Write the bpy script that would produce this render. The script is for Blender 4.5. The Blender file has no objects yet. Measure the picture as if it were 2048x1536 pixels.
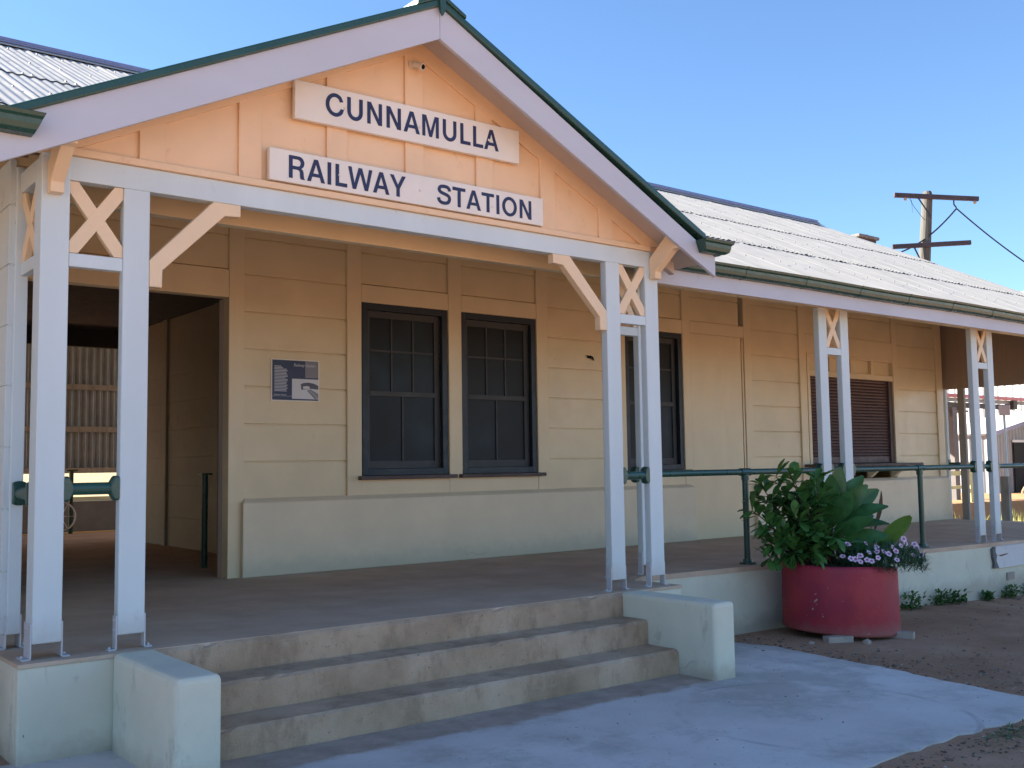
import bpy, bmesh, math, random
from mathutils import Vector, Matrix
R = math.radians
random.seed(7)
scene = bpy.context.scene
col = scene.collection
M = {}

# ------------------------------------------------------------------ materials
def new_mat(name):
    m = bpy.data.materials.new(name); m.use_nodes = True
    nt = m.node_tree; b = nt.nodes['Principled BSDF']
    return m, nt, b
def N(nt, typ, **kw):
    n = nt.nodes.new(typ)
    for k, v in kw.items(): setattr(n, k, v)
    return n
def pos(nt, scale=(1, 1, 1)):
    g = N(nt, 'ShaderNodeNewGeometry'); mp = N(nt, 'ShaderNodeMapping')
    mp.inputs['Scale'].default_value = scale
    nt.links.new(g.outputs['Position'], mp.inputs['Vector']); return mp.outputs['Vector']
def noise(nt, vec, scale, detail=4, rough=.55):
    n = N(nt, 'ShaderNodeTexNoise'); n.inputs['Scale'].default_value = scale
    n.inputs['Detail'].default_value = detail; n.inputs['Roughness'].default_value = rough
    nt.links.new(vec, n.inputs['Vector']); return n.outputs['Fac']
def ramp(nt, fac, stops):
    r = N(nt, 'ShaderNodeValToRGB'); e = r.color_ramp.elements
    while len(e) < len(stops): e.new(.5)
    for i, (p, c) in enumerate(stops):
        e[i].position = p; e[i].color = (c[0], c[1], c[2], 1) if hasattr(c, '__len__') else (c, c, c, 1)
    nt.links.new(fac, r.inputs['Fac']); return r.outputs['Color']
def mixc(nt, fac, a, b, mode='MIX'):
    n = N(nt, 'ShaderNodeMix', data_type='RGBA', blend_type=mode)
    for sock, v in ((0, fac), (6, a), (7, b)):
        if isinstance(v, (int, float)): n.inputs[sock].default_value = v
        elif isinstance(v, tuple): n.inputs[sock].default_value = (v[0], v[1], v[2], 1)
        else: nt.links.new(v, n.inputs[sock])
    return n.outputs[2]
def bump(nt, b, h, strength=.2, dist=.01):
    n = N(nt, 'ShaderNodeBump'); n.inputs['Strength'].default_value = strength; n.inputs['Distance'].default_value = dist
    nt.links.new(h, n.inputs['Height']); nt.links.new(n.outputs['Normal'], b.inputs['Normal'])

def paint(name, c, rough=.5, var=.08, dirt=None, dirt_lo=.62, grain=(1, 1, 1), bstr=.12, bscale=60, spec=.4, chips=None, crack=None, splash=None):
    """painted surface: slow tone drift, sparse dirt, brush/grain bump"""
    m, nt, b = new_mat(name); v = pos(nt, grain)
    dk = tuple(x*(1-var) for x in c); lt = tuple(min(1, x*(1+var)) for x in c)
    base = ramp(nt, noise(nt, v, 2.3, 5), [(.3, dk), (.7, lt)])
    if dirt:
        d = noise(nt, pos(nt, (1, 1, .55)), 5.5, 8, .7)
        f = ramp(nt, d, [(dirt_lo, 0), (dirt_lo+.17, .75)])
        base = mixc(nt, f, base, dirt)
    if chips:
        f = ramp(nt, noise(nt, pos(nt, (1, 1, .6)), 30, 4, .6), [(chips[1], 0), (chips[1]+.02, 1)]); base = mixc(nt, f, base, chips[0])
    if crack:
        wv = N(nt, 'ShaderNodeVectorMath', operation='MULTIPLY_ADD'); wv.inputs[1].default_value = (.25, .25, .25); nz = N(nt, 'ShaderNodeTexNoise'); nz.inputs['Scale'].default_value = 3; pv = pos(nt)
        nt.links.new(pv, nz.inputs['Vector']); nt.links.new(nz.outputs['Color'], wv.inputs[0]); nt.links.new(pv, wv.inputs[2])
        vo = N(nt, 'ShaderNodeTexVoronoi', feature='DISTANCE_TO_EDGE'); vo.inputs['Scale'].default_value = crack[1]; nt.links.new(wv.outputs[0], vo.inputs['Vector'])
        ln = ramp(nt, vo.outputs['Distance'], [(.0, 1), (crack[2], 0)]); mk = ramp(nt, noise(nt, pv, 1.7, 4), [(.56, 0), (.64, .42)])
        mm = N(nt, 'ShaderNodeMath', operation='MULTIPLY'); nt.links.new(ln, mm.inputs[0]); nt.links.new(mk, mm.inputs[1]); base = mixc(nt, mm.outputs[0], base, crack[0])
    if splash:
        sx = N(nt, 'ShaderNodeSeparateXYZ'); pv = pos(nt); nt.links.new(pv, sx.inputs[0])
        md = N(nt, 'ShaderNodeMath', operation='MULTIPLY_ADD'); nt.links.new(noise(nt, pv, 5, 6, .7), md.inputs[0]); md.inputs[1].default_value = -.30; nt.links.new(sx.outputs['Z'], md.inputs[2])
        mr = N(nt, 'ShaderNodeMapRange'); nt.links.new(md.outputs[0], mr.inputs['Value']); mr.inputs['From Min'].default_value = splash[1]-.15-.06; mr.inputs['From Max'].default_value = splash[1]-.15+.09; mr.inputs['To Min'].default_value = splash[2]; mr.inputs['To Max'].default_value = 0
        base = mixc(nt, mr.outputs[0], base, splash[0])
    nt.links.new(base, b.inputs['Base Color'])
    rr = ramp(nt, noise(nt, v, 9, 3), [(.3, rough-.08), (.7, rough+.1)])
    nt.links.new(rr, b.inputs['Roughness']); b.inputs['Specular IOR Level'].default_value = spec
    bump(nt, b, noise(nt, v, bscale, 4), bstr, .004)
    M[name] = m; return m

def setup_materials():
    paint('white_paint', (.605, .685, .69), .55, .06, (.40, .36, .31), .64, (1, 1, .25), .16, 50, .35, chips=((.22, .18, .15), .735), splash=((.36, .31, .27), .16, .35))
    paint('barge_paint', (.51, .53, .585), .55, .05, (.40, .36, .33), .66, (.4, 1, 1), .12, 40, .35, chips=((.30, .26, .24), .76))
    paint('peach_paint', (.82, .575, .355), .55, .05, (.55, .33, .2), .6, (1, 1, 1), .10, 30)
    paint('cream_trim', (.80, .60, .385), .5, .05, (.4, .3, .2), .70, (1, 1, 1), .12, 50)
    paint('wall_paint', (.68, .56, .35), .36, .06, (.34, .26, .16), .66, (1, 1, 1), .18, 22, .5)
    paint('wall_trim', (.695, .57, .36), .38, .05, (.34, .26, .16), .68, (1, 1, .4), .14, 30, .5)
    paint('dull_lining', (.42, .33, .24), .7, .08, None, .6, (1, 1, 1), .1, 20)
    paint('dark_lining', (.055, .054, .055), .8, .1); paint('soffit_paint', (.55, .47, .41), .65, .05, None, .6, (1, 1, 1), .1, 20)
    paint('plinth_paint', (.655, .635, .50), .75, .07, (.33, .30, .22), .59, (1, 1, 1), .5, 40, .2, chips=((.30, .26, .20), .725), crack=((.28, .26, .21), 1.1, .006), splash=((.36, .27, .20), -.50, .55))
    paint('green_paint', (.020, .075, .058), .32, .15, (.10, .12, .10), .66, (1, 1, 1), .08, 40, .5)
    paint('green_gutter', (.022, .07, .052), .28, .12, (.07, .09, .07), .66, (1, 1, 1), .05, 20, .5)
    paint('navy', (.018, .026, .085), .5, .05, None, .6)
    paint('sign_white', (.80, .75, .66), .45, .05, (.45, .36, .28), .68, (1, 1, 1), .06, 20)
    paint('ridge_paint', (.20, .23, .36), .45, .1, None, .6)
    paint('frame_dark', (.017, .028, .039), .45, .1, None, .6, (1, 1, 1), .1, 60)
    paint('sash_grey', (.052, .056, .058), .6, .06, None, .6)
    paint('interior_dark', (.020, .022, .026), .9, .1, None, .6)
    paint('sill_brown', (.085, .06, .055), .6, .2, None, .6)
    paint('shutter_brown', (.105, .062, .058), .5, .1, (.05, .03, .03), .62)
    paint('timber_grey', (.165, .16, .148), .85, .25, (.06, .05, .04), .55, (6, 6, .35), .6, 14)
    paint('timber_arm', (.062, .05, .058), .8, .2, None, .6, (1, 1, 1), .4, 20)
    paint('galv', (.52, .53, .55), .42, .08, (.30, .26, .22), .66, (1, 1, 1), .1, 40)
    paint('shed_white', (.50, .50, .48), .5, .04)
    paint('shed_grey', (.27, .285, .31), .55, .06)
    paint('shed_trim', (.26, .28, .44), .5, .06)
    paint('awning_red', (.42, .08, .10), .5, .06)
    paint('awning_dark', (.05, .045, .04), .7, .1)
    paint('sign_back', (.70, .58, .53), .7, .12)
    paint('brick_pale', (.40, .33, .27), .9, .12, (.2, .16, .12), .55, (1, 1, 1), .5, 60)
    paint('camera_body', (.70, .60, .46), .45, .05)
    paint('post_brown', (.34, .31, .27), .7, .08)
    paint('lens_black', (.01, .01, .012), .2, .05)
    paint('yellow_line', (.90, .62, .16), .6, .06)
    paint('cable_black', (.012, .016, .03), .5, .1)
    paint('steel_bright', (.62, .63, .66), .4, .06)
    paint('fence_yellow', (.55, .50, .22), .7, .1)
    paint('photo_light', (.62, .64, .66), .5, .05); paint('photo_mid', (.30, .33, .36), .5, .1)
    paint('photo_dark', (.10, .11, .15), .5, .1); paint('panel_navy', (.035, .055, .11), .45, .1)
    paint('panel_grey', (.22, .22, .25), .45, .08); paint('panel_text', (.55, .58, .64), .5, .04)
    paint('soil', (.06, .042, .03), .95, .3, None, .6, (1, 1, 1), .8, 40)
    # corrugated sheet
    for nm, c, met, ro in (('roof_sheet', (.345, .33, .30), .0, .40), ('old_iron', (.135, .15, .165), .4, .40)):
        m, nt, b = new_mat(nm); v = pos(nt, (1, .25, 1))
        base = ramp(nt, noise(nt, v, 3.5, 6, .6), [(.28, tuple(x*.80 for x in c)), (.72, tuple(min(1, x*1.08) for x in c))])
        st = ramp(nt, noise(nt, pos(nt, (9, .25, 1)), 2.2, 5, .6), [(.60, 0), (.80, .30)])
        base = mixc(nt, st, base, tuple(x*.62 for x in (c[0], c[1]*.95, c[2]*.88)))
        nt.links.new(base, b.inputs['Base Color']); b.inputs['Metallic'].default_value = met
        rr = ramp(nt, noise(nt, v, 8, 4), [(.3, ro-.05), (.7, ro+.14)]); nt.links.new(rr, b.inputs['Roughness']); b.inputs['Specular IOR Level'].default_value = .8
        M[nm] = m
    # red painted concrete ring
    m, nt, b = new_mat('planter_red'); v = pos(nt)
    base = ramp(nt, noise(nt, v, 2.1, 5, .6), [(.32, (.27, .020, .046)), (.52, (.36, .024, .042)), (.72, (.45, .042, .042))])
    st = ramp(nt, noise(nt, pos(nt, (1, 1, .3)), 7, 7, .7), [(.60, 0), (.78, .45)])
    base = mixc(nt, st, base, (.22, .05, .06))
    ch = ramp(nt, noise(nt, v, 38, 3, .5), [(.735, 0), (.755, 1)])
    base = mixc(nt, ch, base, (.42, .33, .30))
    nt.links.new(base, b.inputs['Base Color']); b.inputs['Roughness'].default_value = .6
    
    sz = N(nt, 'ShaderNodeSeparateXYZ'); nt.links.new(v, sz.inputs[0]); ma = N(nt, 'ShaderNodeMath', operation='MULTIPLY_ADD'); nt.links.new(noise(nt, v, 6, 7, .7), ma.inputs[0]); ma.inputs[1].default_value = -.28; nt.links.new(sz.outputs['Z'], ma.inputs[2])
    mz = N(nt, 'ShaderNodeMapRange'); nt.links.new(ma.outputs[0], mz.inputs['Value']); mz.inputs['From Min'].default_value = -.72; mz.inputs['From Max'].default_value = -.60; mz.inputs['To Min'].default_value = .6; mz.inputs['To Max'].default_value = 0
    base = mixc(nt, mz.outputs[0], base, (.30, .15, .12))
    c2 = ramp(nt, noise(nt, v, 11, 4, .6), [(.70, 0), (.715, 1)]); base = mixc(nt, c2, base, (.46, .34, .31))
    nt.links.new(base, b.inputs['Base Color'])
    bump(nt, b, noise(nt, v, 45, 5), .45, .006); M['planter_red'] = m
    # exposed-aggregate concrete steps / floor
    def concrete(name, c1, c2, c3, speck=True, bs=.5):
        m, nt, b = new_mat(name); v = pos(nt)
        a = ramp(nt, noise(nt, v, 1.7, 7, .65), [(.28, c1), (.5, c2), (.72, c3)])
        if speck:
            s = ramp(nt, noise(nt, pos(nt, (1, 1, .45)), 4.5, 8, .75), [(.50, 0), (.66, .75)]); a = mixc(nt, s, a, tuple(x*.62 for x in c2))
            s = ramp(nt, noise(nt, pos(nt, (.6, 1, 2.0)), 7, 7, .75), [(.56, 0), (.68, .6)]); a = mixc(nt, s, a, tuple(x*f for x, f in zip(c3, (.82, .88, .92))))
            s = ramp(nt, noise(nt, v, 48, 4, .75), [(.68, 0), (.74, .6)]); a = mixc(nt, s, a, tuple(min(1, x*1.25) for x in c3))
            s2 = ramp(nt, noise(nt, v, 33, 4, .7), [(.63, 0), (.72, .85)]); a = mixc(nt, s2, a, tuple(x*.35 for x in c1))
        nt.links.new(a, b.inputs['Base Color']); b.inputs['Roughness'].default_value = .85
        b.inputs['Specular IOR Level'].default_value = .25
        h = mixc(nt, .5, noise(nt, v, 28, 6, .7), noise(nt, v, 110, 3, .6)); bump(nt, b, h, bs, .012); M[name] = m
    concrete('step_concrete', (.33, .225, .14), (.475, .33, .215), (.60, .44, .305), True, .9)
    concrete('floor_paint', (.46, .33, .235), (.55, .41, .295), (.65, .50, .375), False, .25)
    # pale path, with brown dirt washed against the foot of the steps
    m, nt, b = new_mat('path_concrete'); v = pos(nt)
    a = ramp(nt, noise(nt, v, .75, 6, .6), [(.30, (.50, .455, .415)), (.5, (.62, .565, .525)), (.70, (.70, .65, .61))])
    s = ramp(nt, noise(nt, v, 16, 6, .7), [(.60, 0), (.76, .5)]); a = mixc(nt, s, a, (.26, .22, .18))
    s = ramp(nt, noise(nt, v, .9, 7, .72), [(.50, 0), (.60, .55)]); a = mixc(nt, s, a, (.36, .325, .28))
    s = ramp(nt, noise(nt, pos(nt, (1, 3, 1)), 2.4, 8, .75), [(.60, 0), (.72, .5)]); a = mixc(nt, s, a, (.68, .66, .64))
    s = ramp(nt, noise(nt, v, 46, 2, .5), [(.72, 0), (.75, .9)]); a = mixc(nt, s, a, (.13, .10, .08))
    dv = N(nt, 'ShaderNodeVectorMath', operation='DISTANCE'); nt.links.new(v, dv.inputs[0]); dv.inputs[1].default_value = (4.25, -2.2, -.57)
    rg = ramp(nt, dv.outputs['Value'], [(0, 0), (1, 0)]); e = rg.node.color_ramp.elements
    for p_, c_ in ((.905, 0), (.92, .35), (.945, .35), (.96, 0)): q_ = e.new(p_); q_.color = (c_, c_, c_, 1)
    gp = ramp(nt, noise(nt, v, 2.2, 5, .6), [(.45, 0), (.6, 1)]); tm = N(nt, 'ShaderNodeMath', operation='MULTIPLY'); nt.links.new(rg, tm.inputs[0]); nt.links.new(gp, tm.inputs[1]); a = mixc(nt, tm.outputs[0], a, (.20, .19, .185))
    sx = N(nt, 'ShaderNodeSeparateXYZ'); nt.links.new(v, sx.inputs[0])
    ad = N(nt, 'ShaderNodeMath', operation='MULTIPLY_ADD'); ad.inputs[1].default_value = .30; ad.inputs[2].default_value = 0
    nt.links.new(noise(nt, v, 4, 6, .65), ad.inputs[0])
    sm = N(nt, 'ShaderNodeMath', operation='ADD'); nt.links.new(sx.outputs['Y'], sm.inputs[0]); nt.links.new(ad.outputs[0], sm.inputs[1])
    mr = N(nt, 'ShaderNodeMapRange'); mr.inputs['From Min'].default_value = -.98; mr.inputs['From Max'].default_value = -.90
    nt.links.new(sm.outputs[0], mr.inputs['Value'])
    xl = N(nt, 'ShaderNodeMath', operation='LESS_THAN'); xl.inputs[1].default_value = 4.55; nt.links.new(sx.outputs['X'], xl.inputs[0])
    x2 = N(nt, 'ShaderNodeMath', operation='GREATER_THAN'); x2.inputs[1].default_value = .62; nt.links.new(sx.outputs['X'], x2.inputs[0])
    x3 = N(nt, 'ShaderNodeMath', operation='MULTIPLY'); nt.links.new(xl.outputs[0], x3.inputs[0]); nt.links.new(x2.outputs[0], x3.inputs[1])
    xm = N(nt, 'ShaderNodeMath', operation='MULTIPLY'); nt.links.new(mr.outputs[0], xm.inputs[0]); nt.links.new(x3.outputs[0], xm.inputs[1])
    dirt = ramp(nt, noise(nt, v, 6, 6, .65), [(.3, (.33, .25, .195)), (.7, (.47, .375, .30))])
    a = mixc(nt, xm.outputs[0], a, dirt)
    nt.links.new(a, b.inputs['Base Color']); b.inputs['Roughness'].default_value = .9; b.inputs['Specular IOR Level'].default_value = .2
    bump(nt, b, noise(nt, v, 60, 6, .7), .35, .006); M['path_concrete'] = m
    # red-brown earth
    m, nt, b = new_mat('earth'); v = pos(nt)
    a = ramp(nt, noise(nt, v, .9, 8, .7), [(.28, (.31, .165, .10)), (.5, (.43, .245, .15)), (.72, (.53, .335, .22))])
    s = ramp(nt, noise(nt, v, 22, 6, .75), [(.58, 0), (.70, .8)]); a = mixc(nt, s, a, (.12, .08, .06))
    s = ramp(nt, noise(nt, v, 55, 3, .6), [(.66, 0), (.73, .8)]); a = mixc(nt, s, a, (.40, .33, .27))
    nt.links.new(a, b.inputs['Base Color']); b.inputs['Roughness'].default_value = .95; b.inputs['Specular IOR Level'].default_value = .1
    h = mixc(nt, .5, noise(nt, v, 9, 8, .75), noise(nt, v, 60, 4, .7)); bump(nt, b, h, .9, .03); M['earth'] = m
    m, nt, b = new_mat('gravel'); v = pos(nt)
    a = ramp(nt, noise(nt, v, 24, 2, .5), [(.36, (.10, .07, .05)), (.52, (.22, .15, .10)), (.68, (.42, .35, .29))])
    nt.links.new(a, b.inputs['Base Color']); b.inputs['Roughness'].default_value = .9; M['gravel'] = m
    # leaves
    def leafm(name, c1, c2, rough=.35, tr=.18):
        m, nt, b = new_mat(name); v = pos(nt)
        a = ramp(nt, noise(nt, v, 14, 3, .5), [(.32, c1), (.68, c2)])
        nt.links.new(a, b.inputs['Base Color']); b.inputs['Roughness'].default_value = rough
        t = N(nt, 'ShaderNodeBsdfTranslucent'); nt.links.new(mixc(nt, .5, a, (.10, .22, .03)), t.inputs['Color'])
        mx = N(nt, 'ShaderNodeMixShader'); mx.inputs[0].default_value = tr
        nt.links.new(b.outputs[0], mx.inputs[1]); nt.links.new(t.outputs[0], mx.inputs[2])
        nt.links.new(mx.outputs[0], nt.nodes['Material Output'].inputs['Surface']); M[name] = m
    leafm('shrub_leaf', (.045, .14, .034), (.10, .25, .06))
    leafm('broad_leaf', (.034, .125, .036), (.060, .185, .055))
    leafm('bronze_leaf', (.040, .022, .025), (.060, .05, .03))
    leafm('pale_leaf', (.075, .17, .030), (.11, .23, .045))
    leafm('mound_leaf', (.035, .095, .045), (.07, .15, .075), .6)
    leafm('weed_leaf', (.05, .12, .03), (.09, .18, .045), .6)
    leafm('dry_grass', (.28, .30, .08), (.45, .42, .14), .8)
    leafm('petal_pink', (.80, .62, .78), (.90, .80, .90), .6)
    leafm('petal_heart', (.55, .10, .28), (.62, .16, .34), .6)
    paint('stem_brown', (.05, .03, .02), .7, .2)
    # window insect screen over glass; bluish patches in the colour stand in for reflections
    m, nt, b = new_mat('screen_glass')
    v = pos(nt); a = ramp(nt, noise(nt, v, 1.3, 4, .5), [(.36, (.008, .009, .010)), (.52, (.010, .016, .021)), (.66, (.017, .032, .041))])
    nt.links.new(a, b.inputs['Base Color']); b.inputs['Roughness'].default_value = .42; b.inputs['Specular IOR Level'].default_value = .22; M['screen_glass'] = m
setup_materials()

# ------------------------------------------------------------------ mesh helper
class MB:
    def __init__(s): s.v = []; s.f = []; s.smooth = False
    def add(s, vs, fs):
        o = len(s.v); s.v += [tuple(p) for p in vs]; s.f += [tuple(i+o for i in f) for f in fs]; return s
    def box(s, x0, x1, y0, y1, z0, z1):
        return s.add([(x0,y0,z0),(x1,y0,z0),(x1,y1,z0),(x0,y1,z0),(x0,y0,z1),(x1,y0,z1),(x1,y1,z1),(x0,y1,z1)],
                     [(0,3,2,1),(4,5,6,7),(0,1,5,4),(1,2,6,5),(2,3,7,6),(3,0,4,7)])
    def prism_xz(s, poly, y0, y1):
        n = len(poly); vs = [(x,y0,z) for x,z in poly]+[(x,y1,z) for x,z in poly]
        return s.add(vs, [tuple(range(n)), tuple(range(2*n-1, n-1, -1))]+[(i,i+n,(i+1)%n+n,(i+1)%n) for i in range(n)])
    def prism_yz(s, poly, x0, x1):
        n = len(poly); vs = [(x0,y,z) for y,z in poly]+[(x1,y,z) for y,z in poly]
        return s.add(vs, [tuple(range(n)), tuple(range(2*n-1, n-1, -1))]+[(i,i+n,(i+1)%n+n,(i+1)%n) for i in range(n)])
    def bar(s, a, b, w, h, up=(0,0,1)):
        a, b = Vector(a), Vector(b); d = (b-a).normalized(); u = Vector(up)
        r = d.cross(u)
        if r.length < 1e-4: r = d.cross(Vector((1,0,0)))
        r.normalize(); u = r.cross(d).normalized(); vs = []
        for p in (a, b):
            for i, j in ((-1,-1),(1,-1),(1,1),(-1,1)): vs.append(p+r*(i*w/2)+u*(j*h/2))
        return s.add(vs, [(0,1,2,3),(7,6,5,4),(0,4,5,1),(1,5,6,2),(2,6,7,3),(3,7,4,0)])
    def tube(s, pts, r, n=10, caps=True):
        pts = [Vector(p) for p in pts]; rs = r if hasattr(r, '__len__') else [r]*len(pts)
        o = len(s.v); prev = None
        for k, p in enumerate(pts):
            d = (pts[min(k+1, len(pts)-1)]-pts[max(k-1, 0)]).normalized()
            ref = prev if prev else (Vector((0,0,1)) if abs(d.z) < .9 else Vector((1,0,0)))
            u = (ref-d*ref.dot(d)); u.normalize(); w = d.cross(u); prev = u
            for i in range(n):
                a = 2*math.pi*i/n; q = p+u*(math.cos(a)*rs[k])+w*(math.sin(a)*rs[k]); s.v.append(tuple(q))
        for k in range(len(pts)-1):
            for i in range(n):
                j = (i+1) % n; s.f.append((o+k*n+i, o+k*n+j, o+(k+1)*n+j, o+(k+1)*n+i))
        if caps:
            s.f.append(tuple(o+i for i in range(n-1, -1, -1))); e = o+(len(pts)-1)*n; s.f.append(tuple(e+i for i in range(n)))
        return s
    def dome(s, c, r, nrm=(0,0,1), h=None, n=6):
        nrm = Vector(nrm).normalized(); u = nrm.orthogonal().normalized(); w = nrm.cross(u); c = Vector(c); h = h or r
        o = len(s.v)
        for k, (rr, hh) in enumerate(((1, 0), (.75, .65))):
            for i in range(n):
                a = 2*math.pi*i/n; s.v.append(tuple(c+u*(math.cos(a)*r*rr)+w*(math.sin(a)*r*rr)+nrm*(h*hh)))
        s.v.append(tuple(c+nrm*h))
        for i in range(n):
            j = (i+1) % n; s.f.append((o+i, o+j, o+n+j, o+n+i)); s.f.append((o+n+i, o+n+j, o+2*n))
        return s
    def build(s, name, mat, parent=None, bevel=0, smooth=False, seg=2, recalc=True):
        me = bpy.data.meshes.new(name)
        off = Vector((0,0,0)); q = parent
        while q is not None: off += q.location; q = q.parent
        me.from_pydata([(x-off.x, y-off.y, z-off.z) for x, y, z in s.v], [], s.f)
        if recalc:
            bm = bmesh.new(); bm.from_mesh(me); bmesh.ops.recalc_face_normals(bm, faces=bm.faces); bm.to_mesh(me); bm.free()
        me.materials.append(M[mat] if isinstance(mat, str) else mat); me.update()
        o = bpy.data.objects.new(name, me); col.objects.link(o); o.parent = parent
        if smooth:
            for p in me.polygons: p.use_smooth = True
        if bevel:
            b = o.modifiers.new('bevel', 'BEVEL'); b.width = bevel; b.segments = seg; b.limit_method = 'ANGLE'; b.angle_limit = R(40)
        return o
def thing(name, label, cat, loc, group=None):
    o = bpy.data.objects.new(name, None); o.empty_display_size = .1; o.location = loc; col.objects.link(o)
    o['label'] = label; o['category'] = cat
    if group: o['group'] = group
    return o
def tag(o, label, cat, group=None):
    o['label'] = label; o['category'] = cat
    if group: o['group'] = group
    return o
def kind(o, k): o['kind'] = k; return o
def copy_tree(o, parent=None):
    c = o.copy(); col.objects.link(c)
    if parent is not None: c.parent = parent
    for ch in list(o.children): copy_tree(ch, c)
    return c
def lerp(a, b, t): return a+(b-a)*t
def piece(x, pts):
    if x <= pts[0][0]: return pts[0][1]
    for (x0, y0), (x1, y1) in zip(pts, pts[1:]):
        if x <= x1: return lerp(y0, y1, (x-x0)/(x1-x0))
    return pts[-1][1]
def gz(x, y=0):   # ground height
    return piece(x, [(-20, -.52), (0, -.555), (4.6, -.578), (6.7, -.63), (9.8, -.66), (12.6, -.765), (18, -.85), (40, -.95), (300, -1)])
def fz(x): return piece(x, [(5.3, .035), (9, .0), (13.5, -.045), (16.2, -.05)])   # verandah outer edge height

# ------------------------------------------------------------------ dimensions (measured)
S, D, L, T = .16, .4725, 5.146, .072
ZB, ZT, ZR, ZR2, YC = 2.78, 2.925, 2.343, 2.2635, .50
PITCH = .488
def roofz(y): return 2.93+PITCH*(y-.2) if y < 6.72 else 2.93+PITCH*(6.52)-PITCH*(y-6.72)
XL, XR, YRIDGE = -9.0, 17.2, 6.72
def gab(x): return 4.124-PITCH*abs(x-L/2)     # underside of bargeboard

B = thing('station_building', 'long low cream weatherboard railway station with gabled porch, white posts and iron roof', 'station', (L/2, 3.35, 0))

# ------------------------------------------------------------------ ground / path
def build_ground():
    m = MB(); xs = [-600, -200, -60, -20, -12] + [-9+.75*i for i in range(36)] + [20, 25, 32, 42, 60, 90, 150, 300, 800]
    ys = [-600, -200, -60, -25, -14, -10] + [-7+.5*i for i in range(17)] + [3.0, 9.0, 12.62]
    idx = {}
    for i, x in enumerate(xs):
        for j, y in enumerate(ys):
            z = gz(x, y)
            if 5.6 < x < 18 and -7 < y < .4: z += .012*math.sin(x*2.1+y*1.3)+.010*math.sin(x*.9-y*2.7)-.006
            if y >= 3: z = -.95
            idx[i, j] = len(m.v); m.v.append((x, y, z))
    for i in range(len(xs)-1):
        for j in range(len(ys)-1): m.f.append((idx[i,j], idx[i+1,j], idx[i+1,j+1], idx[i,j+1]))
    m.add([(-600, 12.62, -.95), (800, 12.62, -.95), (800, 900, -.95), (-600, 900, -.95)], [(0, 1, 2, 3)])
    kind(m.build('ground', 'earth', smooth=True), 'structure')
    p = [(-8, -.02), (4.6, -.02), (5.6, .16), (6.05, .12), (6.2, -.35), (6.13, -.8), (6.05, -1.2), (6.02, -1.65), (5.88, -2.1), (5.80, -2.75), (5.70, -3.04), (5.2, -3.08), (4.4, -3.05), (3.65, -3.06), (2.4, -3.02), (-8, -3.1)]
    # densify and roughen the broken edge
    q = []
    for k in range(len(p)):
        a, b = p[k], p[(k+1) % len(p)]; n = max(1, int(math.dist(a, b)/.09))
        for i in range(n):
            t = i/n; x, y = lerp(a[0], b[0], t), lerp(a[1], b[1], t)
            if x > 2 and y < .05: x += random.uniform(-.02, .02); y += random.uniform(-.02, .02)
            q.append((x, y))
    m = MB(); n = len(q)
    bm = bmesh.new(); vs = [bm.verts.new((x, y, 0)) for x, y in q]; bm.faces.new(vs)
    for xx in [-6+.8*i for i in range(16)]:
        bmesh.ops.bisect_plane(bm, geom=bm.verts[:]+bm.edges[:]+bm.faces[:], plane_co=(xx, 0, 0), plane_no=(1, 0, 0))
    for v in bm.verts: v.co.z = gz(v.co.x)+.012
    ext = bmesh.ops.extrude_face_region(bm, geom=bm.faces[:])
    for v in [e for e in ext['geom'] if isinstance(e, bmesh.types.BMVert)]: v.co.z -= .09
    bmesh.ops.recalc_face_normals(bm, faces=bm.faces)
    me = bpy.data.meshes.new('path'); bm.to_mesh(me); bm.free(); me.materials.append(M['path_concrete'])
    o = bpy.data.objects.new('path', me); col.objects.link(o); kind(o, 'structure')
build_ground()

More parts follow.
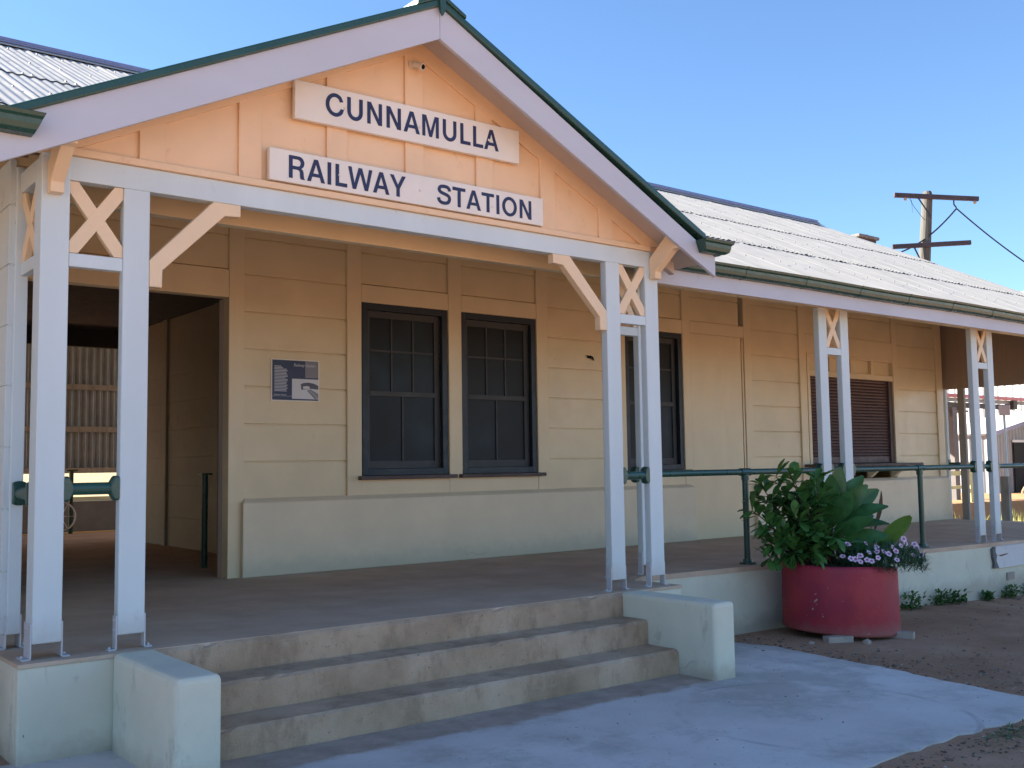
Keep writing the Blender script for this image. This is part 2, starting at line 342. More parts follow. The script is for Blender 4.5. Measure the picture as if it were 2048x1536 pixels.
# ------------------------------------------------------------------ plinth, floor, steps
def build_base():
    m = MB()
    m.box(-.09, 5.25, -.09, -.02, -.75, -.0225)          # porch front face
    m.box(-.09, -.02, -.018, 3.3, -.75, -.0225)          # porch left return
    m.box(5.18, 5.25, -.018, .42, -.75, -.0225)
    # verandah face follows the slight fall of the floor
    xs = [5.25+.5*i for i in range(22)]+[16.2]
    o = len(m.v)
    for x in xs:
        for y, z in ((.40, -1.0), (.40, fz(x)-.018), (.52, fz(x)-.018), (.52, -1.0)): m.v.append((x, y, z))
    for k in range(len(xs)-1):
        for i in range(4): j = (i+1) % 4; m.f.append((o+4*k+i, o+4*k+j, o+4*k+4+j, o+4*k+4+i))
    e = o+4*(len(xs)-1); m.f.append((o, o+1, o+2, o+3)); m.f.append((e+3, e+2, e+1, e))
    m.box(16.1, 16.2, .53, 13.0, -1.0, -.03)
    m.build('plinth_wall', 'plinth_paint', B, .012)
    # floor slab: porch flat at 0, verandah sheet falling outwards
    m = MB(); m.box(-.094, 5.254, -.097, .43, -.022, 0)
    m.build('porch_floor', 'floor_paint', B)
    m = MB(); xs = [-9, -4, -.1, 5.195, 5.262]+[5.5+.5*i for i in range(22)]+[16.2]; ys = [.395, .8, 1.5, 3.4, 10.2, 12.6]; idx = {}
    for lay in (0, -.05):
        for i, x in enumerate(xs):
            for j, y in enumerate(ys):
                t = max(0, min(1, (2.2-y)/1.8)); z = (fz(x) if x > 5.2 else 0)*t
                yy = max(y, .43) if x < 5.2 else y
                idx[lay, i, j] = len(m.v); m.v.append((x, yy, z+lay))
    for i in range(len(xs)-1):
        for j in range(len(ys)-1):
            m.f.append((idx[0,i,j], idx[0,i+1,j], idx[0,i+1,j+1], idx[0,i,j+1]))
    for i in range(len(xs)-1): m.f.append((idx[0,i,0], idx[-.05,i,0], idx[-.05,i+1,0], idx[0,i+1,0]))
    n = len(xs)-1
    for j in range(len(ys)-1): m.f.append((idx[0,n,j], idx[-.05,n,j], idx[-.05,n,j+1], idx[0,n,j+1]))
    m.build('verandah_floor', 'floor_paint', B)
    m = MB(); m.box(-9, 16.1, 12.42, 12.60, .002, .012); m.build('platform_edge_line', 'yellow_line', B)
    m = MB(); m.box(-9, 16.1, 12.5, 12.62, -1.0, -.06); m.build('platform_face', 'plinth_paint', B)
    # small recessed vent and loose white board on the plinth
    m = MB(); m.box(11.99, 12.19, .388, .396, -.53, -.43)
    for k in range(4): m.box(12.0, 12.18, .380, .387, -.52+k*.024, -.508+k*.024)
    m.build('vent_grille', 'brick_pale', B)
    # steps
    st = thing('front_steps', 'worn brown concrete steps between two cream wing walls below the porch', 'steps', (L/2, -.5, -.57))
    def slab(y0, y1, z0, z1):
        mm = MB(); nx = 60; x0, x1 = .665, 4.50; o = len(mm.v)
        for i in range(nx+1):
            x = lerp(x0, x1, i/nx); w = .008*math.sin(i*.9)+random.uniform(-.006, .006)
            nz = random.uniform(-.006, .002) - (.018 if random.random() < .06 else 0)
            for y, z in ((y1, z0), (y0+w*.4, z0), (y0+w*.3, z1-.022), (y0+.020-nz*.8, z1+nz*.5), (y1, z1)): mm.v.append((x, y, z))
        for i in range(nx):
            for k in range(5): j = (k+1) % 5; mm.f.append((o+5*i+k, o+5*i+j, o+5*i+5+j, o+5*i+5+k))
        mm.f.append(tuple(o+k for k in range(5))); mm.f.append(tuple(o+5*nx+k for k in range(4, -1, -1))); return mm
    slab(-.130, -.092, -.60, -.004).build('step', 'step_concrete', st)
    slab(-.41, -.131, -.60, -.189).build('step', 'step_concrete', st)
    slab(-.73, -.411, -.64, -.379).build('step', 'step_concrete', st)
    for x0, x1 in ((.415, .662), (4.503, 4.742)):
        mm = MB(); mm.prism_yz([(-.092, -.75), (-1.10, -.75), (-1.10, 0.002), (-.092, .004)], x0, x1)
        mm.build('wing_wall', 'plinth_paint', st, .034, seg=3)
build_base()

# ------------------------------------------------------------------ facade
def wall_panels(m, x0, x1, y, z0, z1, course=.375, zoff=.752, gap=.014, d=.022, rnd=0):
    """slab courses with open joints between them"""
    zs = [z0]+[zoff+course*k for k in range(-3, 14) if z0+.03 < zoff+course*k < z1-.03]+[z1]
    for a, b in zip(zs, zs[1:]):
        m.box(x0, x1, y, y+.09, a+gap*.5, b-gap*.5)
    m.box(x0, x1, y+d, y+.10, z0, z1)
def build_facade():
    YP, YS = 3.365, 3.335
    m = MB()
    for x0, x1 in ((-9, -.02), (2.735, 3.895), (4.07, 5.21), (5.39, 6.52), (6.70, 7.86), (8.03, 9.14), (10.62, 11.78), (14.50, 15.74)):
        if x0 in (4.07, 5.39, 8.03): wall_panels(m, x0, x1, YP, 3.035, 4.4)
        else: wall_panels(m, x0, x1, YP, 0, 4.4)
    wall_panels(m, .60, 2.575, YP, 3.035, 4.4); wall_panels(m, 9.30, 10.38, YP, 3.03, 4.4); wall_panels(m, 11.95, 14.36, YP, 3.03, 4.4)
    m.build('facade_wall', 'wall_paint', B, .004)
    # upright posts, heads
    for x0, x1 in ((-.02, .14), (.44, .60), (2.575, 2.735), (3.895, 4.07), (5.21, 5.39), (6.52, 6.70), (7.86, 8.03), (9.14, 9.30), (10.46, 10.62), (11.78, 11.95), (14.36, 14.50), (15.74, 15.94)):
        m = MB(); m.box(x0, x1, YS, YP+.12, .0, 4.45); m.build('wall_post', 'wall_trim', B, .006)
    for x0, x1, z0, z1 in ((.602, 2.573, 2.752, 3.03), (4.072, 5.208, 2.838, 3.03), (5.392, 6.518, 2.838, 3.03), (8.032, 9.138, 2.838, 3.03), (9.302, 10.458, 2.86, 3.03), (11.952, 14.358, 2.73, 3.03)):
        m = MB(); m.box(x0, x1, YS+.003, YP+.11, z0, z1); m.build('lintel', 'wall_trim', B, .006)
    # jamb of the passage
    m = MB(); m.box(2.575, 2.60, YP+.121, 3.58, 0, 2.752); m.build('passage_jamb', 'soffit_paint', B); m = MB(); m.box(.575, .60, YP+.121, 3.58, 0, 2.752); m.build('passage_jamb', 'soffit_paint', B)
    # aprons under the windows
    for x0, x1 in ((4.072, 5.299), (5.302, 6.518), (8.032, 9.138)):
        m = MB(); m.box(x0, x1, YS+.006 if x0 != 5.302 else YS+.006, YP+.05, .70, .925); m.build('window_apron', 'wall_trim', B, .003)
    # plain sheeted-over doorway
    m = MB(); m.box(9.302, 10.385, YS+.004, YP+.05, 0, 2.858); m.build('blank_door_panel', 'wall_trim', B, .006)
    m = MB(); m.box(10.395, 10.425, YS-.004, YP+.05, 0, 2.80); m.build('cover_strip', 'wall_trim', B, .004)
    m = MB(); m.box(10.430, 10.455, YS+.02, YP+.05, 0, 2.858); m.build('door_jamb_strip', 'wall_trim', B)
    # thick base course with bevelled top
    for x0, x1 in ((2.69, 9.28), (10.57, 15.95)):
        m = MB(); y0 = 3.272
        a = [(y0, 0), (y0, .722), (y0+.062, .765), (y0+.16, .765), (y0+.16, 0)]
        m.prism_yz(a, x0+.012, x1-.012)
        m.v = [((x0+.055 if x < x0+.1 and z > .74 else (x1-.055 if x > x1-.1 and z > .74 else x)), y, z) for x, y, z in m.v]
        m.build('base_course', 'plinth_base', B, .010)
    # building body behind: end wall, back wall, inner walls of the waiting area
    for xa, xb in ((15.84, 15.96), (-9, -8.9)): m = MB(); m.prism_yz([(3.49, 0), (10, 0), (10, roofz(10)-.2), (6.72, roofz(6.72)-.2), (3.49, roofz(3.49)-.2)], xa, xb); m.build('end_wall', 'wall_paint', B)
    m = MB()
    for x0, x1 in ((3.755, 15.95), (-9, -.3)): m.box(x0, x1, 9.95, 10.05, 0, 4.2)
    pass
    m.build('back_wall', 'wall_paint', B)
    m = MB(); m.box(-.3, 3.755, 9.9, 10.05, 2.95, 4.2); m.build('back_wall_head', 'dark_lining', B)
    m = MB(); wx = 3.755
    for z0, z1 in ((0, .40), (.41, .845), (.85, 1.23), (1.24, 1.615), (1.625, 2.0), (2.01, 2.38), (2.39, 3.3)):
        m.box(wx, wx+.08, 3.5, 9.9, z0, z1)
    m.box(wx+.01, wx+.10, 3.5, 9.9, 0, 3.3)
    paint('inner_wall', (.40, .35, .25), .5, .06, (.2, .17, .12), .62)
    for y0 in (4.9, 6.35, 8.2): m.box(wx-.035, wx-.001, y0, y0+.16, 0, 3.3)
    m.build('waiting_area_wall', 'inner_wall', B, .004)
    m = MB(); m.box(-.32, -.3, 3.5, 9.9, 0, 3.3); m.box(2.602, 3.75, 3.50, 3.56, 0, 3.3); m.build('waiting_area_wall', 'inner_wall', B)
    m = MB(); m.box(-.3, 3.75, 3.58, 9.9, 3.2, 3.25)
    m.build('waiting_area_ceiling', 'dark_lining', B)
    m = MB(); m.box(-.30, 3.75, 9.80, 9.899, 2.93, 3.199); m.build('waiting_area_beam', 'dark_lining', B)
    # side screen wall of the porch (left)
    m = MB()
    for k in range(8): m.box(-.055, -.018, .52, 3.33, .085+.375*k+.004, min(.085+.375*(k+1), 3.0)-.004)
    m.box(-.045, -.022, .526, 3.33, .09, 2.99)
    m.build('porch_side_wall', 'white_paint', B, .003)
M['plinth_base'] = None
paint('plinth_base', (.74, .62, .43), .5, .05, (.40, .33, .22), .63, (1, 1, 1), .3, 26, .4, crack=((.42, .36, .25), .8, .006), splash=((.42, .36, .28), .12, .4))
build_facade()

# ------------------------------------------------------------------ windows
def make_window(x0, x1, z0=.968, z1=2.836):
    y = 3.352; fw = .072; f = MB()
    f.box(x0, x0+fw, y, y+.05, z0, z1); f.box(x1-fw, x1, y, y+.05, z0, z1); f.box(x0+fw, x1-fw, y, y+.05, z1-fw, z1); f.box(x0+fw, x1-fw, y, y+.05, z0, z0+fw)
    for k in range(9):
        zz = lerp(z0+.12, z1-.12, k/8)
        for xx in (x0+.018, x1-.018): f.dome((xx, y, zz), .007, (0, -1, 0))
    f.box(x0, x0+.03, y+.0505, y+.11, z0, z1); f.box(x1-.03, x1, y+.0505, y+.11, z0, z1); f.box(x0+.031, x1-.031, y+.0505, y+.11, z0, z0+.03); f.box(x0+.031, x1-.031, y+.0505, y+.11, z1-.03, z1)
    w = f.build('window', 'frame_dark', B, .004)
    a0, a1, b0, b1 = x0+fw, x1-fw, z0+fw, z1-fw; mid = lerp(b0, b1, .475)
    s = MB(); yy = y+.062; t = .030; k = .020
    s.box(a0, a0+.055, yy, yy+t, b0, b1); s.box(a1-.07, a1, yy, yy+t, b0, b1)
    s.box(a0+.055, a1-.07, yy, yy+t, b1-.075, b1); s.box(a0+.055, a1-.07, yy, yy+t, b0, b0+.085)
    i0, i1 = a0+.055, a1-.07
    s.box(i0, i1, yy-.006, yy+t, mid-.028, mid+.028)
    for q in (1/3, 2/3): xx = lerp(i0, i1, q); s.box(xx-k/2, xx+k/2, yy+.004, yy+t, mid+.028, b1-.075)
    zz = lerp(mid, b1, .52)
    for q in range(3):
        s.box(lerp(i0, i1, q/3)+k/2, lerp(i0, i1, (q+1)/3)-k/2, yy+.005, yy+t, zz-k/2, zz+k/2)
    xx = (i0+i1)/2; s.box(xx-k/2, xx+k/2, yy+.004, yy+t, b0+.085, mid-.028)
    s.build('sash', 'sash_grey', w, .002)
    g = MB(); g.box(a0, a1, yy+t-.012, yy+t-.004, b0, b1); g.build('pane', 'screen_glass', w)
    sl = MB(); sl.box(x0-.066, x1+.066, 3.262, y+.05, .925, .966); sl.build('sill', 'sill_brown', w, .005)
    return w
for a, b in ((4.088, 5.203), (5.402, 6.516), (8.034, 9.136)): make_window(a, b)

def serving_window():
    x0, x1, z0, z1 = 12.02, 14.34, 1.02, 2.378; y = 3.345
    f = MB()
    f.box(11.952, x0, y-.02, y+.09, 1.0, 2.728); f.box(x1, 14.358, y-.02, y+.09, 1.0, 2.728)
    f.box(x0, x1, y-.012, y+.09, z1, z1+.09); f.box(x0, x1, y-.012, y+.09, 2.69, 2.728)
    for q in range(1, 4): xx = lerp(x0, x1, q/4); f.box(xx-.035, xx+.035, y+.0, y+.09, z1+.09, 2.69)
    w = f.build('serving_window', 'wall_trim', B, .005)
    m = MB(); m.box(x0, x1, y+.06, y+.08, z1+.09, 2.69); m.build('transom_panel', 'wall_paint', w)
    m = MB(); n = 25
    for k in range(n):
        a = z0+.11+(z1-z0-.11)*k/n; b = z0+.11+(z1-z0-.11)*(k+1)/n
        m.prism_yz([(y+.075, a+.002), (y+.052, a+.006), (y+.046, (a+b)/2), (y+.055, b-.007), (y+.075, b-.002)], x0+.05, x1-.10)
    m.box(x0+.05, x1-.10, y+.04, y+.08, z0, z0+.10)
    m.build('roller_shutter', 'shutter_brown', w)
    m = MB(); m.box(x0, x0+.05, y+.01, y+.08, z0, z1); m.build('shutter_guide', 'sill_brown', w); m = MB(); m.box(x1-.10, x1, y+.01, y+.08, z0, z1); m.build('shutter_guide', 'sill_brown', w)
    m = MB(); m.box(x0, x1, y+.082, y+.088, z0, z1); m.build('backing', 'interior_dark', w)
    m = MB(); m.box(11.80, 14.72, 3.06, 3.325, .962, 1.008); m.build('shelf', 'sill_brown', w, .008)
    for xx in (12.1, 12.8, 13.5, 14.2): m = MB(); m.prism_yz([(3.325, .958), (3.10, .958), (3.10, .92), (3.28, .78), (3.325, .78)], xx-.04, xx+.04); m.build('shelf_bracket', 'wall_trim', w, .004)
serving_window()

# ------------------------------------------------------------------ posts
def stirrup(x, y, w, d, ztop, zbot, parent, side=True):
    for sx in (-1, 1):
        m = MB(); xc = x+sx*(w/2+.004)
        m.box(xc-.004, xc+.004, y-d/2+.006, y+d/2-.006, zbot+.004, ztop)
        xa, xb = (xc-.045, xc-.0041) if sx < 0 else (xc+.0041, xc+.045)
        m.box(xa, xb, y-d/2+.006, y+d/2-.006, zbot, zbot+.008)
        m.dome(((xa+xb)/2+sx*.006, y, zbot+.008), .010, (0, 0, 1), .016)
        for zz in (ztop-.03, ztop-.085): m.dome((xc+sx*.004, y, zz), .009, (sx, 0, 0), .010)
        m.build('stirrup_foot', 'galv', parent, .001)
def make_post(x0, y0, w, d, ztop, zb=.088, zf=0, name='porch_post'):
    m = MB(); nz = 10; o = len(m.v)
    for k in range(nz+1):
        z = lerp(zf+zb, ztop, k/nz)
        for (x, y) in ((x0, y0), (x0+w, y0), (x0+w, y0+d), (x0, y0+d)): m.v.append((x, y, z))
    for k in range(nz):
        for i in range(4): j = (i+1) % 4; m.f.append((o+4*k+i, o+4*k+j, o+4*k+4+j, o+4*k+4+i))
    m.f.append((o, o+1, o+2, o+3)); e = o+4*nz; m.f.append((e+3, e+2, e+1, e))
    # split, weathered foot
    if random.random() < .9:
        xx = x0+w*random.uniform(.5, .75); 
    p = m.build(name, 'white_paint', B, .007)
    stirrup(x0+w/2, y0+d/2, w, d, zf+zb+.115, zf, p)
    return p
def clip_rect(P, x0, x1, y0, y1):
    for ax, lim, sg in ((0, x0, 1), (0, x1, -1), (1, y0, 1), (1, y1, -1)):
        Q = []
        for i in range(len(P)):
            a, b = P[i-1], P[i]; da, db = sg*(a[ax]-lim), sg*(b[ax]-lim)
            if (da >= 0) != (db >= 0):
                t = da/(da-db); Q.append((a[0]+(b[0]-a[0])*t, a[1]+(b[1]-a[1])*t))
            if db >= 0: Q.append(b)
        P = Q
    return P
def strip(p, q, w, r):
    dx, dz = q[0]-p[0], q[1]-p[1]; l = math.hypot(dx, dz); ux, uz = dx/l, dz/l; nx, nz = -uz*w/2, ux*w/2
    p = (p[0]-ux*.3, p[1]-uz*.3); q = (q[0]+ux*.3, q[1]+uz*.3)
    return clip_rect([(p[0]+nx, p[1]+nz), (p[0]-nx, p[1]-nz), (q[0]-nx, q[1]-nz), (q[0]+nx, q[1]+nz)], *r)
def cross(xa, xb, y0, y1, za, zb, parent_name='cross_brace', w=.082, mat='cream_trim'):
    m = MB(); r = (xa+.001, xb-.001, za+.001, zb-.001); k = .018; ym = (y0+y1)/2
    m.prism_xz(strip((xa+k, za+k*1.4), (xb-k, zb-k*1.4), w, r), y0, ym-.0015); m.prism_xz(strip((xa+k, zb-k*1.4), (xb-k, za+k*1.4), w, r), y0+.002, ym+.02)
    return m.build(parent_name, mat, B, .003)
def pair_rail(xa, xb, y0, y1, z0, z1):
    m = MB(); m.box(xa+.001, xb-.001, y0+.004, y1-.004, z0, z1); m.build('brace_rail', 'white_paint', B, .004)
# front porch: A, B, R1, R2
make_post(0, 0, S, .15, ZT-.02); make_post(D, 0, S, T, ZB); make_post(L-D-S, 0, S, T, ZB); make_post(L-S, 0, S, T, ZT-.02)
make_post(-.02, YC, .076, .15, 2.95, .085); 
for xa, xb in ((S, D), (L-D, L-S)):
    pair_rail(xa, xb, 0, T, ZR2, ZR); cross(xa, xb, .010, .062, ZR+.002, ZB-.002)
# brace between the two left posts that runs back along the side
m = MB(); m.box(.012, .062, .151, YC-.001, ZR2, ZR); m.build('brace_rail', 'white_paint', B, .004)
def cross_side(x0, x1, ya, yb, za, zb, w=.082):
    m = MB(); r = (ya+.001, yb-.001, za+.001, zb-.001); k = .018
    m.prism_yz(strip((ya+k, za+k*1.4), (yb-k, zb-k*1.4), w, r), x0, x0+.02); m.prism_yz(strip((ya+k, zb-k*1.4), (yb-k, za+k*1.4), w, r), x0+.002, x0+.042)
    m.build('cross_brace', 'cream_trim', B, .003)
cross_side(.014, .06, .151, YC, ZR, ZB)
# verandah pairs
VX, VD, VS, VY = (4.982, 8.275, 11.622, 14.97), .413, .152, .527
for k, vx in enumerate(VX):
    zf = fz(vx)
    make_post(vx, VY-.027 if k == 0 else VY, VS, T, 2.775, .085, zf, 'verandah_post'); make_post(vx+VD, VY-.027 if k == 0 else VY, VS, T, 2.775, .085, zf, 'verandah_post')
    yy = VY-.027 if k == 0 else VY
    pair_rail(vx+VS, vx+VD, yy, yy+T, 2.25, 2.33); cross(vx+VS, vx+VD, yy+.010, yy+.055, 2.332, 2.772, w=.07)
for y0, w in ((3.36, .075), (3.02, .12)):
    m = MB(); m.box(16.06, 16.13, y0, y0+w, -.03, 2.32); m.build('end_post', 'white_paint' if w < .1 else 'post_brown', B, .005)
# beams
m = MB(); m.box(.004, L-.004, .002, .09, ZB, ZT); m.build('porch_beam', 'beam_grey', B, .005) if 'beam_grey' in M else m.build('porch_beam', 'white_paint', B, .005)
m = MB(); m.box(.135, 16.06, YC+.003, YC+.085, 2.768, 2.93); m.build('eave_plate', 'wall_trim', B, .005)
m = MB(); m.box(.0, .07, .16, YC-.003, ZB, ZT-.02); m.build('porch_side_beam', 'white_paint', B, .004)
# knee braces under the porch beam
KB = [(.6335, 2.186), (.712, 2.186), (.714, 2.295), (1.117, 2.694), (1.225, 2.702), (1.225, ZB-.001), (1.042, ZB-.001), (.6335, 2.352)]
MB().prism_xz(KB, -.002, .066).build('knee_brace', 'cream_trim', B, .006)
MB().prism_xz([(L-x, z) for x, z in KB], -.002, .066).build('knee_brace', 'cream_trim', B, .006)
EB = [(-.002, 2.675), (-.075, 2.675), (-.075, 2.735), (-.27, 2.895), (-.325, 2.905), (-.325, 3.06), (-.24, 3.06), (-.002, 2.86)]
for x0 in (.03, 5.04): MB().prism_yz(EB, x0, x0+.078).build('eave_bracket', 'cream_trim', B, .005)

# ------------------------------------------------------------------ gable
def build_gable():
    xm = L/2; e0, e1 = -.36, 5.506
    th = .241
    for s, (xa, xb) in ((-1, (e0, xm-.001)), (1, (xm+.001, e1))):
        m = MB(); P = [(xa, gab(xa)), (xb, gab(xb)), (xb, gab(xb)+th), (xa, gab(xa)+th)]
        m.prism_xz(P, -.36, -.325)
        if s > 0:   # square-cut foot
            m.v = [(x, y, min(z, 2.868) if x > 5.4 else z) for x, y, z in m.v]
        m.build('bargeboard', 'barge_paint', B, .004)
        m = MB(); c = .055
        P = [(xa+(.0 if s < 0 else 0), gab(xa)+th-.004), (xb, gab(xb)+th-.004), (xb, gab(xb)+th+c), (xa, gab(xa)+th+c)]
        if s > 0: P[1] = (5.37, gab(5.37)+th-.004); P[2] = (5.37, gab(5.37)+th+c)
        m.prism_xz(P, -.385, -.20); m.build('barge_capping', 'green_gutter', B, .010)
        # raking lining under the overhang
        m = MB(); q = .03
        P = [(xa, gab(xa)+.14), (xb, gab(xb)+.14), (xb, gab(xb)+q+.15), (xa, gab(xa)+q+.15)]
        m.prism_xz(P, -.324, .019)
        if s < 0: P2 = [(e0, gab(e0)+.14), (-.001, gab(0)+.14), (-.001, gab(0)+.18), (e0, gab(e0)+.18)]
        else: P2 = [(5.148, gab(5.148)+.14), (e1, gab(e1)+.14), (e1, gab(e1)+.18), (5.148, gab(5.148)+.18)]
        m.prism_xz(P2, .0195, .23)
        m.build('porch_soffit', 'soffit_paint', B)
        # iron of porch roof
        m = corr_slab_x(xa, xb, s)
        m.build('porch_roof', 'roof_sheet', B, smooth=True)
        # raking trim board on the gable face
        m = MB(); tw = -.012; zb = ZT+.0455; dl = (4.124-tw-zb)/PITCH; du = (4.124+.145-zb)/PITCH
        m.prism_xz([(xm+s*dl, zb), (xm, gab(xm)-tw), (xm, gab(xm)+.145), (xm+s*du, zb)], -.004 if s < 0 else -.0035, .018); m.build('gable_raking_trim', 'peach_paint', B, .002)
        # eave rafter block seen under the overhang
    m = MB(); m.prism_xz([(5.15, 2.90), (5.42, 2.77), (5.42, 2.88), (5.15, 3.00)], .05, .11); m.build('rafter_tail', 'soffit_paint', B)
    m = MB(); m.prism_xz([(-.02, ZT), (xm, ZT), (L+.02, ZT), (L+.02, gab(L+.02)+.145), (xm, gab(xm)+.145), (-.02, gab(-.02)+.145)], .020, .05)
    m.build('gable_sheeting', 'peach_paint', B)
    for k in range(-3, 4):
        xc = xm+k*.6475+.012; top = gab(max(0, abs(k)*.6475-.08)+xm)+.06
        m = MB(); m.box(xc-.08, xc+.08, 0, .0195, ZT+.046, top); m.build('gable_batten', 'peach_paint', B, .003)
    m = MB(); m.box(.10, 5.04, -.026, .03, ZT+.001, ZT+.045); m.build('gable_sill', 'peach_paint', B, .004)
    # green ridge cap with scalloped front
    m = MB(); z0 = gab(xm)+th+.05; y0 = -.40
    for s in (-1, 1):
        a = [(xm, z0), (xm+s*.21, z0-.21*PITCH), (xm+s*.21, z0-.21*PITCH+.028), (xm, z0+.035)]
        m.prism_xz(a, y0, 3.2)
    m.prism_xz([(xm-.035, z0+.05), (xm+.035, z0+.05), (xm+.02, z0-.10), (xm, z0-.135), (xm-.02, z0-.10)], y0-.006, y0+.02)
    m.prism_xz([(xm-.045, z0+.02), (xm+.045, z0+.02), (xm+.03, z0+.10), (xm-.03, z0+.10)], y0, 3.2)
    m.build('porch_ridge_cap', 'green_gutter', B, .006)
def valley(x): return .2+(gab(x)+.285-2.93)/PITCH
def corr_slab_x(xa, xb, s):
    """corrugated sheet of the porch roof, running back to the valley"""
    m = MB(); nx, ny = 24, 120; xo, xi = (xa-.05, xb) if s < 0 else (xb+.05, xa); o = len(m.v)
    for i in range(nx+1):
        x = lerp(xo, xi, i/nx); ye = max(.0, valley(x))+.12
        for j in range(ny+1):
            y = lerp(-.37, ye, j/ny); m.v.append((x, y, gab(x)+.280+.012*math.sin(2*math.pi*y/.1)))
    for i in range(nx):
        for j in range(ny): a = o+i*(ny+1)+j; m.f.append((a, a+1, a+ny+2, a+ny+1))
    return m
build_gable()

# gutters -------------------------------------------------------------
GP = [(.0, .0), (.125, .01), (.118, -.012), (.102, -.024), (.098, -.052), (.088, -.084), (.062, -.100), (.0, -.104)]    # quad profile: (outward, up)
def gutter_x(m, x0, x1, y, z, n=1, sag=None):
    k = len(GP); o = len(m.v)
    for i in range(n+1):
        x = lerp(x0, x1, i/n)
        for a, b in GP: m.v.append((x, y-a, z+b+(sag(x) if sag else 0)))
    for i in range(n):
        for q in range(k): j = (q+1) % k; m.f.append((o+i*k+q, o+i*k+j, o+(i+1)*k+j, o+(i+1)*k+q))
    m.f.append(tuple(o+q for q in range(k))); m.f.append(tuple(o+n*k+q for q in range(k-1, -1, -1)))
def gutter_y(m, y0, y1, x, z, out=1):
    k = len(GP); o = len(m.v)
    for y in (y0, y1):
        for a, b in GP: m.v.append((x+out*a, y, z+b))
    for q in range(k): j = (q+1) % k; m.f.append((o+q, o+j, o+k+j, o+k+q))
    m.f.append(tuple(o+q for q in range(k))); m.f.append(tuple(o+k+q for q in range(k-1, -1, -1)))
def build_gutters():
    m = MB(); sag = lambda x: .004*math.sin(x*1.9)-.002
    gutter_x(m, 5.56, 17.15, .222, 2.966, 60, sag)
    for k in range(1, 12):
        x = 5.56+k*.98; o = len(m.v)   # joint sleeves
        kk = len(GP)
        for xx in (x, x+.03):
            for a, b in GP: m.v.append((xx, .222-a*1.04, 2.966+b*1.04+sag(x)+.001))
        for q in range(kk): j = (q+1) % kk; m.f.append((o+q, o+j, o+kk+j, o+kk+q))
        m.f.append(tuple(o+q for q in range(kk))); m.f.append(tuple(o+kk+q for q in range(kk-1, -1, -1)))
    m.build('gutter', 'green_gutter', B, .002)
    m = MB(); gutter_x(m, -9, -.42, .222, 2.966); m.build('gutter', 'green_gutter', B)
    # boxed ends of the porch gutters, returned across the bargeboard foot
    for sx in (1, -1):
        xo = 5.51 if sx > 0 else -.364
        m = MB(); gutter_y(m, -.362, .14, xo, 2.985, sx)
        # return piece along the front
        k = len(GP); o = len(m.v); xin = xo-sx*.26
        secs = [(xin, 0), (xo+sx*.0, 0)]
        for x, _ in secs:
            for a, b in GP: m.v.append((x-sx*0 if x == xin else x+sx*a, -.362-a, 2.985+b))
        # slanted inner end cap: undercut like an ogee
        for q, (a, b) in enumerate(GP): vx = m.v[o+q]; m.v[o+q] = (vx[0]+sx*(-b*.42), vx[1], vx[2])
        for q in range(k): j = (q+1) % k; m.f.append((o+q, o+j, o+k+j, o+k+q))
        m.f.append(tuple(o+q for q in range(k))); m.f.append(tuple(o+k+q for q in range(k-1, -1, -1)))
        m.build('porch_gutter', 'green_gutter', B, .003)
    # fascia
    m = MB(); m.box(5.10, 17.1, .222, .25, 2.712, 2.93); m.build('fascia', 'barge_paint', B, .004)
    m = MB(); m.box(-9, -.34, .222, .25, 2.712, 2.93); m.build('fascia', 'barge_paint', B)
build_gutters()

